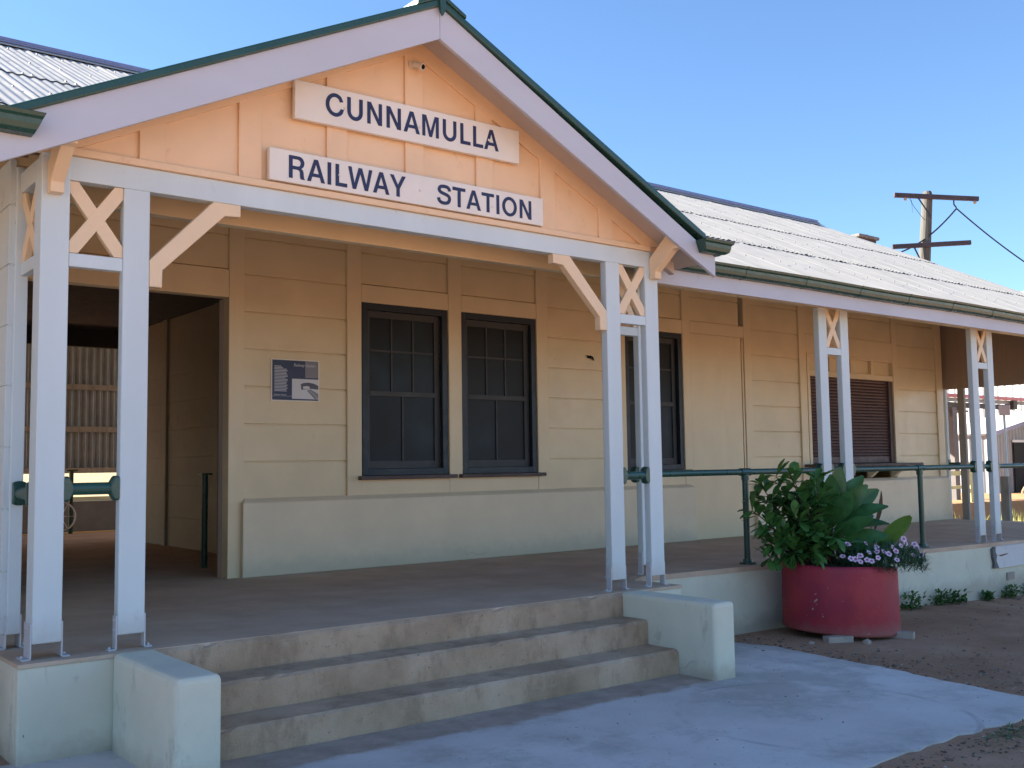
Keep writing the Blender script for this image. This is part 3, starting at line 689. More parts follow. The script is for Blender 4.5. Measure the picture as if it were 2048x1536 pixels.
# ------------------------------------------------------------------ main roof
def corr(m, x0, x1, y0, y1, dz0, dz1, zf=roofz, per=8, p=.1, amp=.0055, yf=None):
    n = int(round((x1-x0)/p*per)); o = len(m.v)
    for i in range(n+1):
        x = lerp(x0, x1, i/n); ph = ((x-x0)/p) % 8
        if yf: y0 = min(y1-.02, yf(x))
        h = amp*math.cos(2*math.pi*(x-x0)/p) + (.007 if ph < .5 or ph > 7.5 else 0)
        m.v.append((x, y0, zf(y0)+h+dz0)); m.v.append((x, y1, zf(y1)+h+dz1))
    for i in range(n): m.f.append((o+2*i, o+2*i+2, o+2*i+3, o+2*i+1))
def build_roof():
    m = MB(); rr = [(.155, 2.08), (2.02, 4.10), (4.03, 6.70)]
    for k, (a, b) in enumerate(rr):
        aa = a if k else None
        if k == 0:
            corr(m, XL, -.40, a, b, .022, .010); corr(m, -.40, 5.60, 1.05, b, .022, .010, yf=lambda x: max(.155, valley(x)-.10)); corr(m, 5.60, XR, a, b, .022, .010)
        else: (corr(m, XL, .6, a, b, .022, .010), corr(m, .6, 4.6, a, b, .022, .010, yf=lambda x: max(a, valley(x)-.10)), corr(m, 4.6, XR, a, b, .022, .010))
    ro = m.build('main_roof', 'roof_sheet', B, smooth=True, recalc=False)
    m = MB(); nrm = (0, -PITCH, 1)
    for y in (1.05, 2.07, 3.0, 4.08, 5.05, 6.1):
        step = .1 if y in (2.07, 4.08) else .3
        x = XL+.2
        while x < XR-.1:
            if y > 1.1 or x > 5.8 or x < -.5:
                xx = x+random.uniform(-.01, .01); m.dome((xx, y+random.uniform(-.012, .012), roofz(y)+.030), .013, nrm, .014, 6)
            x += step if step == .3 else random.choice((.1, .2, .2, .3))
    m.build('roof_screw', 'screw_grey', B)['kind'] = 'stuff'
    m = MB(); corr(m, XL, XR, 6.74, 10.35, .02, .02, per=4); m.build('rear_roof', 'roof_sheet', B, smooth=True)
    m = MB(); zr = roofz(6.72)
    m.prism_yz([(6.50, roofz(6.50)+.030), (6.72, zr+.030), (6.94, roofz(6.94)+.030), (6.94, roofz(6.94)+.040), (6.72, zr+.045), (6.50, roofz(6.50)+.040)], XL, XR)
    m.build('ridge_flange', 'roof_sheet', B)
    m = MB(); m.tube([(XL, 6.70, zr+.055), (XR, 6.70, zr+.055)], .036, 12); 
    m.prism_yz([(6.61, zr-.005), (6.70, zr+.05), (6.70, zr+.065), (6.61, zr+.012)], XL, XR); m.build('ridge_roll', 'ridge_paint', B, smooth=True)
    # raked lining under verandah and interior, barge and end lining at the right-hand end
    m = MB()
    for x0, x1, y0, y1 in [(5.50, 16.05, .25, 3.45), (-9, -.36, .25, 3.45), (-9, 16.05, 3.46, 6.6)]+[(-.36+.1465*i, -.36+.1465*(i+1), max(.6, min(3.3, valley(-.36+.1465*(i+.5)))), 3.45) for i in range(40)]:
        m.add([(x0, y0, roofz(y0)-.10), (x1, y0, roofz(y0)-.10), (x1, y1, roofz(y1)-.10), (x0, y1, roofz(y1)-.10),
               (x0, y0, roofz(y0)-.07), (x1, y0, roofz(y0)-.07), (x1, y1, roofz(y1)-.07), (x0, y1, roofz(y1)-.07)],
              [(0,3,2,1),(4,5,6,7),(0,1,5,4),(1,2,6,5),(2,3,7,6),(3,0,4,7)])
    m.build('verandah_lining', 'dull_lining', B)
    m = MB(); m.prism_yz([(.26, 2.30), (3.30, 2.30), (3.30, roofz(3.30)-.12), (.26, roofz(.26)-.12)], 16.07, 16.11)
    m.prism_yz([(3.301, 2.30), (10, 2.30), (10, roofz(10)-.15), (6.7, roofz(6.7)-.15), (3.301, roofz(3.301)-.15)], 16.07, 16.11); m.build('end_lining', 'end_brown', B)
    m = MB()
    m.prism_yz([(.16, roofz(.16)-.16), (6.72, roofz(6.72)-.16), (6.72, roofz(6.72)+.0), (.16, roofz(.16)+.0)], XR-.03, XR)
    m.prism_yz([(10.35, roofz(10.35)-.16), (6.721, roofz(6.721)-.16), (6.721, roofz(6.721)), (10.35, roofz(10.35))], XR-.03, XR)
    m.build('end_bargeboard', 'barge_paint', B)
paint('screw_grey', (.22, .21, .20), .5, .05); paint('end_brown', (.36, .27, .20), .7, .06, None, .6, (1, 12, .3), .3, 6)
build_roof()

# ------------------------------------------------------------------ pipe rails
def flange(m, c, ax, r=.076, t=.05, w=.038):
    c = Vector(c); a = Vector(ax); o = len(m.v)
    m.tube([c, c+a*.004, c+a*.026, c+a*.031, c+a*t], [r*.96, r, r, r*.95, r*.56], 36)
    k = 1 if abs(a.x) > .5 else 0
    for i in range(o, len(m.v)):
        p = list(m.v[i]); p[k] = max(c[k]-w, min(c[k]+w, p[k])); m.v[i] = tuple(p)
def cyl(m, a, b, r, n=20): m.tube([a, b], r, n)
def build_rails():
    g = 'green pipe rails of the station'
    # right verandah
    y, z, r = VY+T/2+.005, .955, .031
    t = thing('pipe_handrail', 'long green pipe handrail with two standards along the right verandah edge', 'handrail', (9, y, 0), g)
    m = MB(); segs = [(5.139, 5.390), (5.552, 8.270), (8.43, 8.685), (8.845, 11.617), (11.778, 12.03), (12.19, 14.965)]
    for a, b in segs: cyl(m, (a, y, z), (b, y, z), r)
    for px in (6.97, 10.30, 13.5): m.tube([(px-.075, y, z), (px+.075, y, z)], r*1.28, 12)
    m.build('rail', 'green_paint', t, smooth=False, bevel=0)
    for a, b in segs:
        for c, d in ((a-.004, 1), (b+.004, -1)): m = MB(); flange(m, (c, y, z), (d, 0, 0)); m.build('flange', 'green_paint', t)
    for px in (6.97, 10.30, 13.5):
        zf = fz(px)+.0; m = MB(); cyl(m, (px, y, zf+.012), (px, y, z-.02), r*1.05); m.tube([(px, y, z-.085), (px, y, z-.03)], r*1.3, 12); m.tube([(px, y, zf-.02), (px, y, zf+.018), (px, y, zf+.022), (px, y, zf+.05)], [.085, .085, .05, .045], 14)
        m.build('standard', 'green_paint', t)
    for x0, x1, lab, zz in ((S, D, 'short thick green pipe rail joining the two left porch posts', .955), (L-D, L-S, 'short thick green pipe rail joining the two right porch posts', .955)):
        t = thing('short_rail', lab, 'handrail', ((x0+x1)/2, T/2, zz), g); m = MB(); cyl(m, (x0+.02, T/2, zz), (x1-.02, T/2, zz), .036, 16); m.build('rail', 'green_paint', t, smooth=False)
        m = MB(); flange(m, (x0-.001, T/2, zz), (1, 0, 0), .074); m.build('flange', 'green_paint', t); m = MB(); flange(m, (x1+.001, T/2, zz), (-1, 0, 0), .074); m.build('flange', 'green_paint', t)
    t = thing('side_rail', 'green flanged rail stub on the thin back post left of the porch', 'handrail', (.03, .3, .93), g)
    m = MB(); cyl(m, (.03, .16, .93), (.03, YC-.01, .93), .036); m.build('rail', 'green_paint', t)
    m = MB(); flange(m, (.03, YC+.002, .93), (0, -1, 0), .074, .06); m.build('flange', 'green_paint', t); m = MB(); flange(m, (.03, .149, .93), (0, 1, 0), .074, .06); m.build('flange', 'green_paint', t)
    t = thing('end_rail', 'dark green rail between two posts at the far right verandah end', 'handrail', (16.09, 3.2, .95), g)
    m = MB(); m.box(16.07, 16.12, 3.142, 3.359, .90, 1.0); m.build('rail', 'green_paint', t, .01)
    m = MB(); m.box(16.065, 16.125, 3.13, 3.141, .86, 1.05); m.build('flange', 'green_paint', t); m = MB(); m.box(16.065, 16.125, 3.347, 3.359, .86, 1.05); m.build('flange', 'green_paint', t)
    t = thing('passage_bollard', 'lone dark green post with a flat cap standing in the dark passage', 'post', (2.86, 4.62, 0))
    m = MB(); cyl(m, (2.86, 4.62, 0), (2.86, 4.62, 1.0), .032); m.build('pole', 'green_paint', t); m = MB(); m.box(2.80, 2.92, 4.56, 4.68, 1.0, 1.02); m.build('cap', 'green_paint', t)
build_rails()

# ------------------------------------------------------------------ signs
def arcpts(cx, cy, rx, ry, a0, a1, n=18):
    return [(cx+rx*math.cos(R(lerp(a0, a1, i/n))), cy+ry*math.sin(R(lerp(a0, a1, i/n)))) for i in range(n+1)]
def glyph(ch):
    """grotesque capitals, cap height 1: (advance, [outlines])"""
    t, h = .186, .168
    if ch == 'I': return .40, [[(.11, 0), (.11+t, 0), (.11+t, 1), (.11, 1)]]
    if ch == 'L': return .76, [[(.11, 0), (.73, 0), (.73, h), (.11+t, h), (.11+t, 1), (.11, 1)]]
    if ch == 'T': return .84, [[(.335, 0), (.335+t, 0), (.335+t, 1-h), (.82, 1-h), (.82, 1), (.02, 1), (.02, 1-h), (.335, 1-h)]]
    if ch == 'N': return 1.02, [[(.11, 0), (.11+t*.95, 0), (.11+t*.95, .72), (.71, 0), (.91, 0), (.91, 1), (.91-t*.95, 1), (.91-t*.95, .28), (.31, 1), (.11, 1)]]
    if ch == 'M': return 1.19, [[(.11, 0), (.11+t*.92, 0), (.11+t*.92, .80), (.515, 0), (.675, 0), (1.08-t*.92, .80), (1.08-t*.92, 0), (1.08, 0), (1.08, 1), (.85, 1), (.595, .27), (.34, 1), (.11, 1)]]
    if ch == 'U': return 1.02, [[(.10, 1)]+[(.10, .38)]+arcpts(.51, .38, .41, .40, 180, 360)+[(.92, 1), (.92-t, 1), (.92-t, .38)]+arcpts(.51, .38, .41-t, .40-h, 360, 180)+[(.10+t, 1)]]
    if ch == 'A': return .94, [[(.01, 0), (.20, 0), (.275, .22), (.665, .22), (.74, 0), (.93, 0), (.57, 1), (.37, 1)], [(.325, .37), (.615, .37), (.47, .80)]]
    if ch == 'W': return 1.34, [[(.01, 1), (.25, 0), (.43, 0), (.67, .74), (.91, 0), (1.09, 0), (1.33, 1), (1.15, 1), (.995, .27), (.765, 1), (.575, 1), (.345, .27), (.19, 1)]]
    if ch == 'Y': return .93, [[(.38, 0), (.38+t, 0), (.38+t, .38), (.92, 1), (.71, 1), (.465, .545), (.22, 1), (.01, 1), (.38, .38)]]
    if ch == 'O': return 1.10, [arcpts(.55, .5, .49, .52, 0, 360, 44)[:-1], arcpts(.55, .5, .49-t, .52-h, 0, 360, 44)[:-1]]
    if ch == 'C':
        o = arcpts(.55, .5, .49, .52, 42, 330, 36); i = arcpts(.55, .5, .49-t, .52-h, 330, 42, 36)
        o[0] = (.965, .70); i[-1] = (.79, .66); o[-1] = (1.0, .36); i[0] = (.83, .365)
        return 1.04, [o+i]
    if ch == 'R':
        o = [(.11, 0), (.11+t, 0), (.11+t, .40), (.50, .40)]+[(.60, .385), (.655, .33), (.665, .18), (.68, .07), (.72, 0), (.93, 0), (.87, .06), (.855, .20), (.84, .34), (.80, .42), (.73, .47)]+arcpts(.60, .72, .285, .28, -62, 90, 14)+[(.11, 1)]
        i = [(.11+t, .55), (.56, .55)]+arcpts(.56, .70, .145, .15, -90, 90, 12)+[(.11+t, .85)]
        return 1.0, [o, i]
    if ch == 'S':
        c = [(.80, .715), (.775, .82), (.67, .905), (.47, .925), (.27, .89), (.185, .80), (.175, .71), (.235, .63), (.36, .58), (.54, .535), (.70, .48), (.79, .39), (.795, .28), (.74, .17), (.63, .10), (.47, .075), (.29, .10), (.165, .19), (.13, .32)]
        # smooth the spine, then give it width
        P = []
        for k in range(len(c)-1):
            p0, p1, p2, p3 = c[max(0, k-1)], c[k], c[k+1], c[min(len(c)-1, k+2)]
            for q in range(4):
                u = q/4; P.append(tuple(.5*((2*p1[d])+(-p0[d]+p2[d])*u+(2*p0[d]-5*p1[d]+4*p2[d]-p3[d])*u*u+(-p0[d]+3*p1[d]-3*p2[d]+p3[d])*u**3) for d in (0, 1)))
        P.append(c[-1]); lft, rgt = [], []
        for k in range(len(P)):
            a, b = P[max(0, k-1)], P[min(len(P)-1, k+1)]; dx, dy = b[0]-a[0], b[1]-a[1]; l = math.hypot(dx, dy); nx, ny = -dy/l, dx/l; w = lerp(t, h, abs(dx)/l)/2
            lft.append((P[k][0]+nx*w, P[k][1]+ny*w)); rgt.append((P[k][0]-nx*w, P[k][1]-ny*w))
        return .94, [lft+rgt[::-1]]
def caps_mesh(name, body, x0, x1, z0, z1, y, mat, parent, track=.0):
    """flat lettering cut from outlines, scaled to the measured extents"""
    cu = bpy.data.curves.new('tmp', 'CURVE'); cu.dimensions = '2D'; cu.fill_mode = 'BOTH'; cu.extrude = .01; cx = 0
    for ch in body:
        adv, outs = glyph(ch)
        for P in outs:
            sp = cu.splines.new('POLY'); sp.points.add(len(P)-1); sp.use_cyclic_u = True
            for k, (px, py) in enumerate(P): sp.points[k].co = (cx+px, py, 0, 1)
        cx += adv+track
    return curve_to_mesh(cu, name, x0, x1, z0, z1, y, mat, parent, .003)
def curve_to_mesh(cu, name, x0, x1, z0, z1, y, mat, parent, depth):
    ob = bpy.data.objects.new('tmp', cu); col.objects.link(ob)
    dg = bpy.context.evaluated_depsgraph_get(); dg.update()
    me = bpy.data.meshes.new_from_object(ob.evaluated_get(dg)); bpy.data.objects.remove(ob)
    xs = [v.co.x for v in me.vertices]; ys = [v.co.y for v in me.vertices]; a, b, c, d = min(xs), max(xs), min(ys), max(ys)
    q = parent; offs = Vector((0, 0, 0))
    while q is not None: offs += q.location; q = q.parent
    for v in me.vertices:
        tx, tz = (v.co.x-a)/(b-a), (v.co.y-c)/(d-c)
        zb = lerp(z0[0], z0[1], tx) if hasattr(z0, '__len__') else z0
        zt = lerp(z1[0], z1[1], tx) if hasattr(z1, '__len__') else z1
        v.co = Vector((lerp(x0, x1, tx), y-(depth if v.co.z > 0 else 0), lerp(zb, zt, tz)))-offs
    bm = bmesh.new(); bm.from_mesh(me); bmesh.ops.recalc_face_normals(bm, faces=bm.faces); bm.to_mesh(me); bm.free()
    me.materials.clear(); me.materials.append(M[mat]); me.name = name
    o = bpy.data.objects.new(name, me); col.objects.link(o); o.parent = parent; return o
def text_mesh(name, body, x0, x1, z0, z1, y, mat, parent, off=.012, depth=.004, shear=0):
    cu = bpy.data.curves.new('tmp', 'FONT'); cu.body = body; cu.size = 1; cu.offset = off; cu.extrude = .01; cu.shear = shear; cu.resolution_u = 6
    return curve_to_mesh(cu, name, x0, x1, z0, z1, y, mat, parent, depth)
def board(x0, x1, zl0, zl1, zr0, zr1):
    m = MB(); n = 1
    m.add([(x0, -.045, zl0), (x1, -.045, zr0), (x1, -.005, zr0), (x0, -.005, zl0), (x0, -.045, zl1), (x1, -.045, zr1), (x1, -.005, zr1), (x0, -.005, zl1)],
          [(0,3,2,1),(4,5,6,7),(0,1,5,4),(1,2,6,5),(2,3,7,6),(3,0,4,7)]); return m
def build_signs():
    t = thing('name_board', 'white board lettered CUNNAMULLA in navy, the upper one on the gable', 'sign', (2.57, -.02, 3.43), 'gable sign boards')
    board(1.588, 3.548, 3.432, 3.703, 3.449, 3.718).build('board', 'sign_white', t, .005)
    caps_mesh('lettering', 'CUNNAMULLA', 1.822, 3.336, (3.500, 3.506), (3.666, 3.674), -.0455, 'navy', t, .035)
    m = MB()
    for x, z in ((1.975, 3.575), (2.60, 3.562), (3.24, 3.585)): m.dome((x, -.047, z), .011, (0, -1, 0), .008, 8)
    m.build('bolt', 'sign_white', t)
    t = thing('name_board', 'longer white board lettered RAILWAY STATION in navy, the lower one on the gable', 'sign', (2.59, -.02, 2.966), 'gable sign boards')
    board(1.405, 3.787, 2.978, 3.198, 2.978, 3.203).build('board', 'sign_white', t, .005)
    caps_mesh('lettering', 'RAILWAY', 1.545, 2.474, 3.010, 3.166, -.0455, 'navy', t, .02)
    caps_mesh('lettering', 'STATION', 2.750, 3.660, 3.008, 3.164, -.0455, 'navy', t, .035)
    m = MB()
    for x, z in ((1.93, 3.09), (2.60, 3.085), (3.27, 3.06)): m.dome((x, -.047, z), .011, (0, -1, 0), .008, 8)
    m.build('bolt', 'sign_white', t)
    # information panel on the wall
    t = thing('info_panel', 'navy information panel with a station photograph on the wall left of the windows', 'sign', (3.3, 3.36, 1.74))
    x0, x1, z0, z1, y = 3.03, 3.572, 1.742, 2.172, 3.352
    m = MB(); m.box(x0, x1, y, y+.012, z0, z1); m.build('border', 'sign_white', t, .002)
    def q(n, mat, a, b, c, d, k): MB().box(lerp(x0, x1, a), lerp(x0, x1, b), y-.0012*k, y-.0012*(k-1)-.0001, lerp(z1, z0, d), lerp(z1, z0, c)).build(n, mat, t)
    q('navy_field', 'panel_navy', .022, .978, .025, .975, 1); q('grey_field', 'panel_grey', .70, .977, .03, .43, 2)
    q('photograph', 'photo_light', .425, .977, .46, .94, 2); 
    ph = [o for o in t.children if o.name.startswith('photograph')][0]
    def pz(pts, mat, k):
        P = [(lerp(x0, x1, a), lerp(z1, z0, b)) for a, b in pts]; MB().prism_xz(P, y-.0012*k, y-.0012*(k-1)-.0001).build('picture_shape', mat, ph)
    pz([(.60, .59), (.66, .555), (.76, .54), (.88, .56), (.975, .61), (.975, .70), (.84, .69), (.80, .69), (.62, .72), (.61, .62)], 'photo_dark', 3)
    pz([(.655, .64), (.73, .625), (.79, .64), (.79, .69), (.655, .695)], 'photo_light', 4)
    pz([(.73, .73), (.80, .70), (.975, .80), (.975, .93), (.90, .93)], 'photo_mid', 3)
    pz([(.75, .74), (.765, .735), (.93, .93), (.905, .93)], 'photo_dark', 4); pz([(.80, .72), (.81, .715), (.975, .855), (.975, .875)], 'photo_dark', 4)
    m = MB()
    for k in range(18):
        zz = lerp(z1, z0, .175+.0345*k); w = (.14, .175)[k] if k < 2 else .27-.025*((k*7) % 4 == 0)-.02*((k*5) % 3 == 1)
        m.box(lerp(x0, x1, .065), lerp(x0, x1, .065+w), y-.0024, y-.0013, zz-.0035, zz+.0035)
    m.box(lerp(x0, x1, .03), lerp(x0, x1, .42), y-.0024, y-.0013, lerp(z1, z0, .885), lerp(z1, z0, .885)+.0025)
    m.build('text_lines', 'panel_text', t)
    text_mesh('title', 'Railway Station', lerp(x0, x1, .46), lerp(x0, x1, .915), lerp(z1, z0, .19), lerp(z1, z0, .095), y-.0026, 'panel_text', t, .0, .001, .25)
    text_mesh('footer', 'Railway Station', lerp(x0, x1, .065), lerp(x0, x1, .31), lerp(z1, z0, .872), lerp(z1, z0, .835), y-.0014, 'panel_text', t, .01, .001)
    # security camera
    t = thing('security_camera', 'small cream bullet camera on a bracket under the gable peak', 'camera', (2.58, -.02, 4.03))
    c0 = Vector((2.565, 0, 4.04)); q = lambda x, y, z: (c0.x+(x-2.56)*.62, y*.62-.001, c0.z+(z-4.045)*.62)
    m = MB(); m.tube([q(2.56, -.004, 4.045), q(2.56, -.022, 4.045), q(2.56, -.026, 4.043), q(2.565, -.05, 4.04)], [.033, .033, .019, .016], 14); m.build('mount', 'camera_body', t, smooth=False)
    m = MB(); m.tube([q(2.56, -.045, 4.045), q(2.61, -.14, 3.995)], [.023, .023], 14); m.tube([q(2.604, -.125, 4.002), q(2.616, -.155, 3.990)], [.028, .028], 14); m.build('housing', 'camera_body', t)
    m = MB(); m.tube([q(2.6155, -.1545, 3.9905), q(2.617, -.159, 3.989)], [.019, .019], 12); m.build('lens', 'lens_black', t)
    # loose plank on the plinth, right
    t = thing('kerb_board', 'weathered white timber board with a broken dark end fixed along the plinth top', 'board', (12.6, .38, -.2))
    m = MB(); m.prism_xz([(11.70, -.30), (11.74, -.355), (13.6, -.355), (13.6, -.075), (11.68, -.075), (11.665, -.14), (11.70, -.19), (11.675, -.25)], .358, .395); m.build('plank', 'white_weathered', t, .004)
    m = MB(); m.prism_xz([(11.60, -.10), (11.66, -.08), (11.664, -.14), (11.695, -.20), (11.67, -.25), (11.695, -.31), (11.73, -.353), (11.62, -.35), (11.64, -.28), (11.61, -.21)], .364, .397); m.build('split_end', 'timber_grey', t)
    m = MB(); m.prism_xz([(11.72, -.19), (11.95, -.175), (11.99, -.185), (11.80, -.205)], .3565, .3579); m.build('split', 'lens_black', t)
paint('white_weathered', (.66, .64, .62), .7, .08, (.20, .15, .11), .60, (.4, 1, 1.5), .4, 20)
build_signs()

# ------------------------------------------------------------------ planter and plants
YAW = R(38.465); RT = Vector((math.cos(YAW), -math.sin(YAW), 0)); FW = Vector((math.sin(YAW), math.cos(YAW), 0))
PC = Vector((7.33, -.17, 0))+RT*.072; PR = .552
def W(u, v, z): p = PC+RT*u-FW*v; return Vector((p.x, p.y, z))
PZ0, PZ1 = -.585, .055
def tilt(x, y): return -.058*((Vector((x, y, 0))-PC).dot(RT))
def build_planter():
    t = thing('planter', 'big round concrete planter painted red, propped on bricks', 'planter', (PC.x, PC.y, PZ0))
    n = 72; m = MB(); prof = [(PR-.10, PZ0+.01), (PR-.005, PZ0), (PR, PZ0+.02), (PR-.008, 0), (PR-.012, PZ1-.015), (PR-.03, PZ1), (PR-.075, PZ1-.005), (PR-.085, PZ1-.10)]
    o = len(m.v); k = len(prof)
    for i in range(n):
        a = 2*math.pi*i/n; w = .004*math.sin(5*a)+.003*math.sin(11*a+1)
        for j, (r, z) in enumerate(prof):
            x, y = PC.x+math.cos(a)*(r+w), PC.y+math.sin(a)*(r+w); m.v.append((x, y, z+tilt(x, y)+(.010*math.sin(3*a+1) if j in (5, 6) else 0)))
    for i in range(n):
        for j in range(k-1): i2 = (i+1) % n; m.f.append((o+i*k+j, o+i2*k+j, o+i2*k+j+1, o+i*k+j+1))
    m.build('ring', 'planter_red', t, smooth=True)
    m = MB(); o = len(m.v); m.v.append((PC.x, PC.y, PZ1+.03))
    for i in range(n): a = 2*math.pi*i/n; x, y = PC.x+math.cos(a)*(PR-.08), PC.y+math.sin(a)*(PR-.08); m.v.append((x, y, PZ1-.03+tilt(x, y)))
    for i in range(n): m.f.append((o, o+1+i, o+1+(i+1) % n))
    m.build('soil', 'soil', t)
    for u, v, lab, a in ((-.20, .56, 'pale brick under the front left of the red planter', .25), (.47, .30, 'pale brick under the right edge of the red planter', -.5)):
        p = W(u, v, 0); m = MB(); m.box(-.13, .13, -.055, .055, -.045, .035); c, s = math.cos(a-YAW), math.sin(a-YAW)
        zb = gz(p.x)+.03
        m.v = [(p.x+x*c-y*s, p.y+x*s+y*c, zb+z+.0) for x, y, z in m.v]
        tag(m.build('brick', 'brick_pale', None, .006), lab, 'brick', 'bricks propping the planter')
build_planter()

def leaf(m, base, d, length, width, up=Vector((0, 0, 1)), droop=.35, fold=.25, seg=5, shape='ov', roll=0.0):
    d = Vector(d).normalized(); side = d.cross(up)
    if side.length < .05: side = d.cross(Vector((1, 0, 0)))
    side.normalize()
    if roll: side = Matrix.Rotation(roll, 3, d) @ side
    o = len(m.v); p = Vector(base); cur = d.copy(); st = length/seg
    for k in range(seg+1):
        t = k/seg
        if shape == 'ov': w = math.sin(math.pi*min(1, t*.93+.035)**1.25)
        elif shape == 'spoon': w = math.sin(math.pi*min(1, (t*.95+.03))**1.35)**.85*(.25+.75*min(1, t*2.2))
        elif shape == 'round': w = math.sin(math.pi*(t*.96+.02)**1.1)**.6
        elif shape == 'lance': w = math.sin(math.pi*(t*.95+.03)**.8)
        elif shape == 'obov': w = (.10+.90*math.sin(math.pi*min(1, t)**1.7)) if t < .97 else .35
        elif shape == 'blade': w = (1-t)**.7+.02
        w = max(.02, w)*width/2
        nrm = side.cross(cur).normalized()
        m.v += [tuple(p-side*w+nrm*(fold*w)), tuple(p), tuple(p+side*w+nrm*(fold*w))]
        p = p+cur*st; cur = (cur-Vector((0, 0, droop*st/length))).normalized()
    for k in range(seg):
        a = o+3*k; m.f += [(a, a+1, a+4, a+3), (a+1, a+2, a+5, a+4)]
def build_nest():
    x, y, z = 7.43, 3.352, 2.40; m = MB()
    m.tube([(x-.055, y+.008, z+.012), (x-.02, y-.012, z+.022), (x+.01, y-.014, z+.012), (x+.05, y-.002, z-.018)], [.008, .020, .018, .006], 8)
    m.tube([(x-.03, y, z+.02), (x-.06, y-.01, z+.035), (x-.075, y+.004, z+.03)], [.010, .008, .004], 6)
    tag(m.build('mud_nest', 'lens_black', None), 'small dark mud nest stuck on the cream wall beside the right porch posts', 'nest')
build_nest()
def build_plants():
    rnd = random.Random(3)
    # glossy shrub on the left: several branched stems with paddle leaves
    t = thing('leafy_shrub', 'glossy green shrub with paddle leaves spilling over the left of the red planter', 'shrub', W(-.28, .1, PZ1), 'plants in the red planter')
    lf, stm = MB(), MB()
    tips = [(-.86, .12, .90), (-.66, .05, .98), (-.52, .25, .80), (-.42, -.1, .92), (-.86, .3, .48), (-.95, .1, .62), (-.74, .3, .28), (-.55, .35, .55), (-.28, .25, .70), (-.62, .1, .72), (-.36, .38, .42), (-.80, .2, .14), (-.60, .38, .18), (-.20, .1, .86), (-.84, -.05, .76), (-.48, .1, .62), (-.90, .25, .33), (-.40, .42, .22), (-.70, .0, .50), (-.15, .40, .35), (-.58, .30, 1.0), (-.30, .30, .95), (-.45, .35, .70)]
    for u, v, z in tips:
        b = W(rnd.uniform(-.40, -.12), rnd.uniform(-.1, .25), PZ1-.04); e = W(u*.90, v, z*.93+.0)
        mid = b.lerp(e, .5)+Vector((0, 0, .10 if z > .3 else .22)); pts = []
        for k in range(9):
            s = k/8; pts.append(b*(1-s)**2+mid*(2*s*(1-s))+e*s**2)
        stm.tube(pts, [lerp(.011, .004, k/8) for k in range(9)], 5)
        for k in range(1, 9):
            for q in range(4 if k < 7 else 5):
                if k < 3 and rnd.random() < .4: continue
                ax = (pts[min(8, k+1)]-pts[k-1]).normalized(); a = rnd.uniform(0, 6.28); pr = ax.orthogonal().normalized(); pr.rotate(Matrix.Rotation(a, 3, ax))
                d = pr*.9+ax*rnd.uniform(.15, .8)+Vector((0, 0, .15)); leaf(lf, pts[k], d, rnd.uniform(.14, .21), rnd.uniform(.062, .088), Vector((rnd.uniform(-.3, .3), rnd.uniform(-.3, .3), 1)), rnd.uniform(.1, .7), rnd.uniform(.05, .3), 5, 'obov')
    lf.build('foliage', 'shrub_leaf', t, smooth=True, recalc=False); stm.build('stem', 'stem_brown', t)
    # big broad-leaved plant in the middle
    t = thing('broad_leaf_plant', 'tall plant with very large broad dark leaves rising from the planter middle', 'plant', W(-.05, .0, PZ1), 'plants in the red planter')
    lf, stm = MB(), MB(); c = W(-.08, .05, PZ1-.03)
    stm.tube([c, c+Vector((.01, 0, .20)), c+Vector((.02, 0, .46))], [.032, .028, .018], 8)
    #        angle from upright (to the right), lean to viewer, base height, length, width
    spec = [(8, .05, .40, .56, .20), (-14, .0, .40, .52, .19), (26, .12, .40, .56, .20), (40, .0, .36, .60, .21), (52, .25, .34, .58, .20), (66, .1, .30, .56, .19), (76, .3, .22, .52, .18), (-32, .2, .36, .48, .18), (-48, .3, .28, .44, .17), (18, .6, .34, .46, .18), (-10, .7, .30, .44, .17), (48, .7, .24, .46, .18), (80, .6, .16, .42, .16), (92, .2, .20, .46, .15), (-66, .5, .20, .40, .15), (30, -.4, .40, .54, .20), (-20, -.4, .38, .5, .18), (60, -.4, .34, .52, .19), (15, 1.0, .18, .40, .16), (60, 1.0, .12, .38, .15), (-30, 1.0, .14, .36, .15), (35, .35, .42, .50, .19), (-2, .3, .44, .46, .18)]
    for an, v, hb, l, w in spec:
        d = RT*math.sin(R(an))-FW*v*.8+Vector((0, 0, math.cos(R(an)))); up = (-FW*.75+Vector((0, 0, .65))+RT*rnd.uniform(-.25, .25))
        leaf(lf, c+Vector((.01, 0, hb)), d, l*1.04, w*.98, up, rnd.uniform(.15, .6), .28, 10, 'spoon', rnd.uniform(-.5, .5))
    lf.build('foliage', 'broad_leaf', t, smooth=True, recalc=False); stm.build('stem', 'stem_brown', t)
    # bronze-and-green leafed plant at right
    t = thing('bronze_leaf_plant', 'low plant with one dark bronze pointed leaf and one round pale green leaf', 'plant', W(.32, .0, PZ1), 'plants in the red planter')
    m = MB(); c = W(.36, -.02, PZ1+.05)
    leaf(m, c+Vector((0, 0, .20)), RT*.16-FW*.15+Vector((0, 0, 1)), .46, .14, Vector((.2, -.8, .4)), .1, .35, 7, 'ov'); leaf(m, c+Vector((-.03, 0, .12)), RT*-.05+Vector((0, 0, 1)), .30, .05, Vector((.2, -.8, .4)), .1, .3, 6, 'lance'); m.build('bronze_leaf', 'bronze_leaf', t, smooth=True, recalc=False)
    m = MB(); leaf(m, c+Vector((.02, -.02, .06)), RT*.75-FW*.1+Vector((0, 0, .9)), .48, .21, Vector((.2, -.8, .5)), .3, .12, 10, 'round')
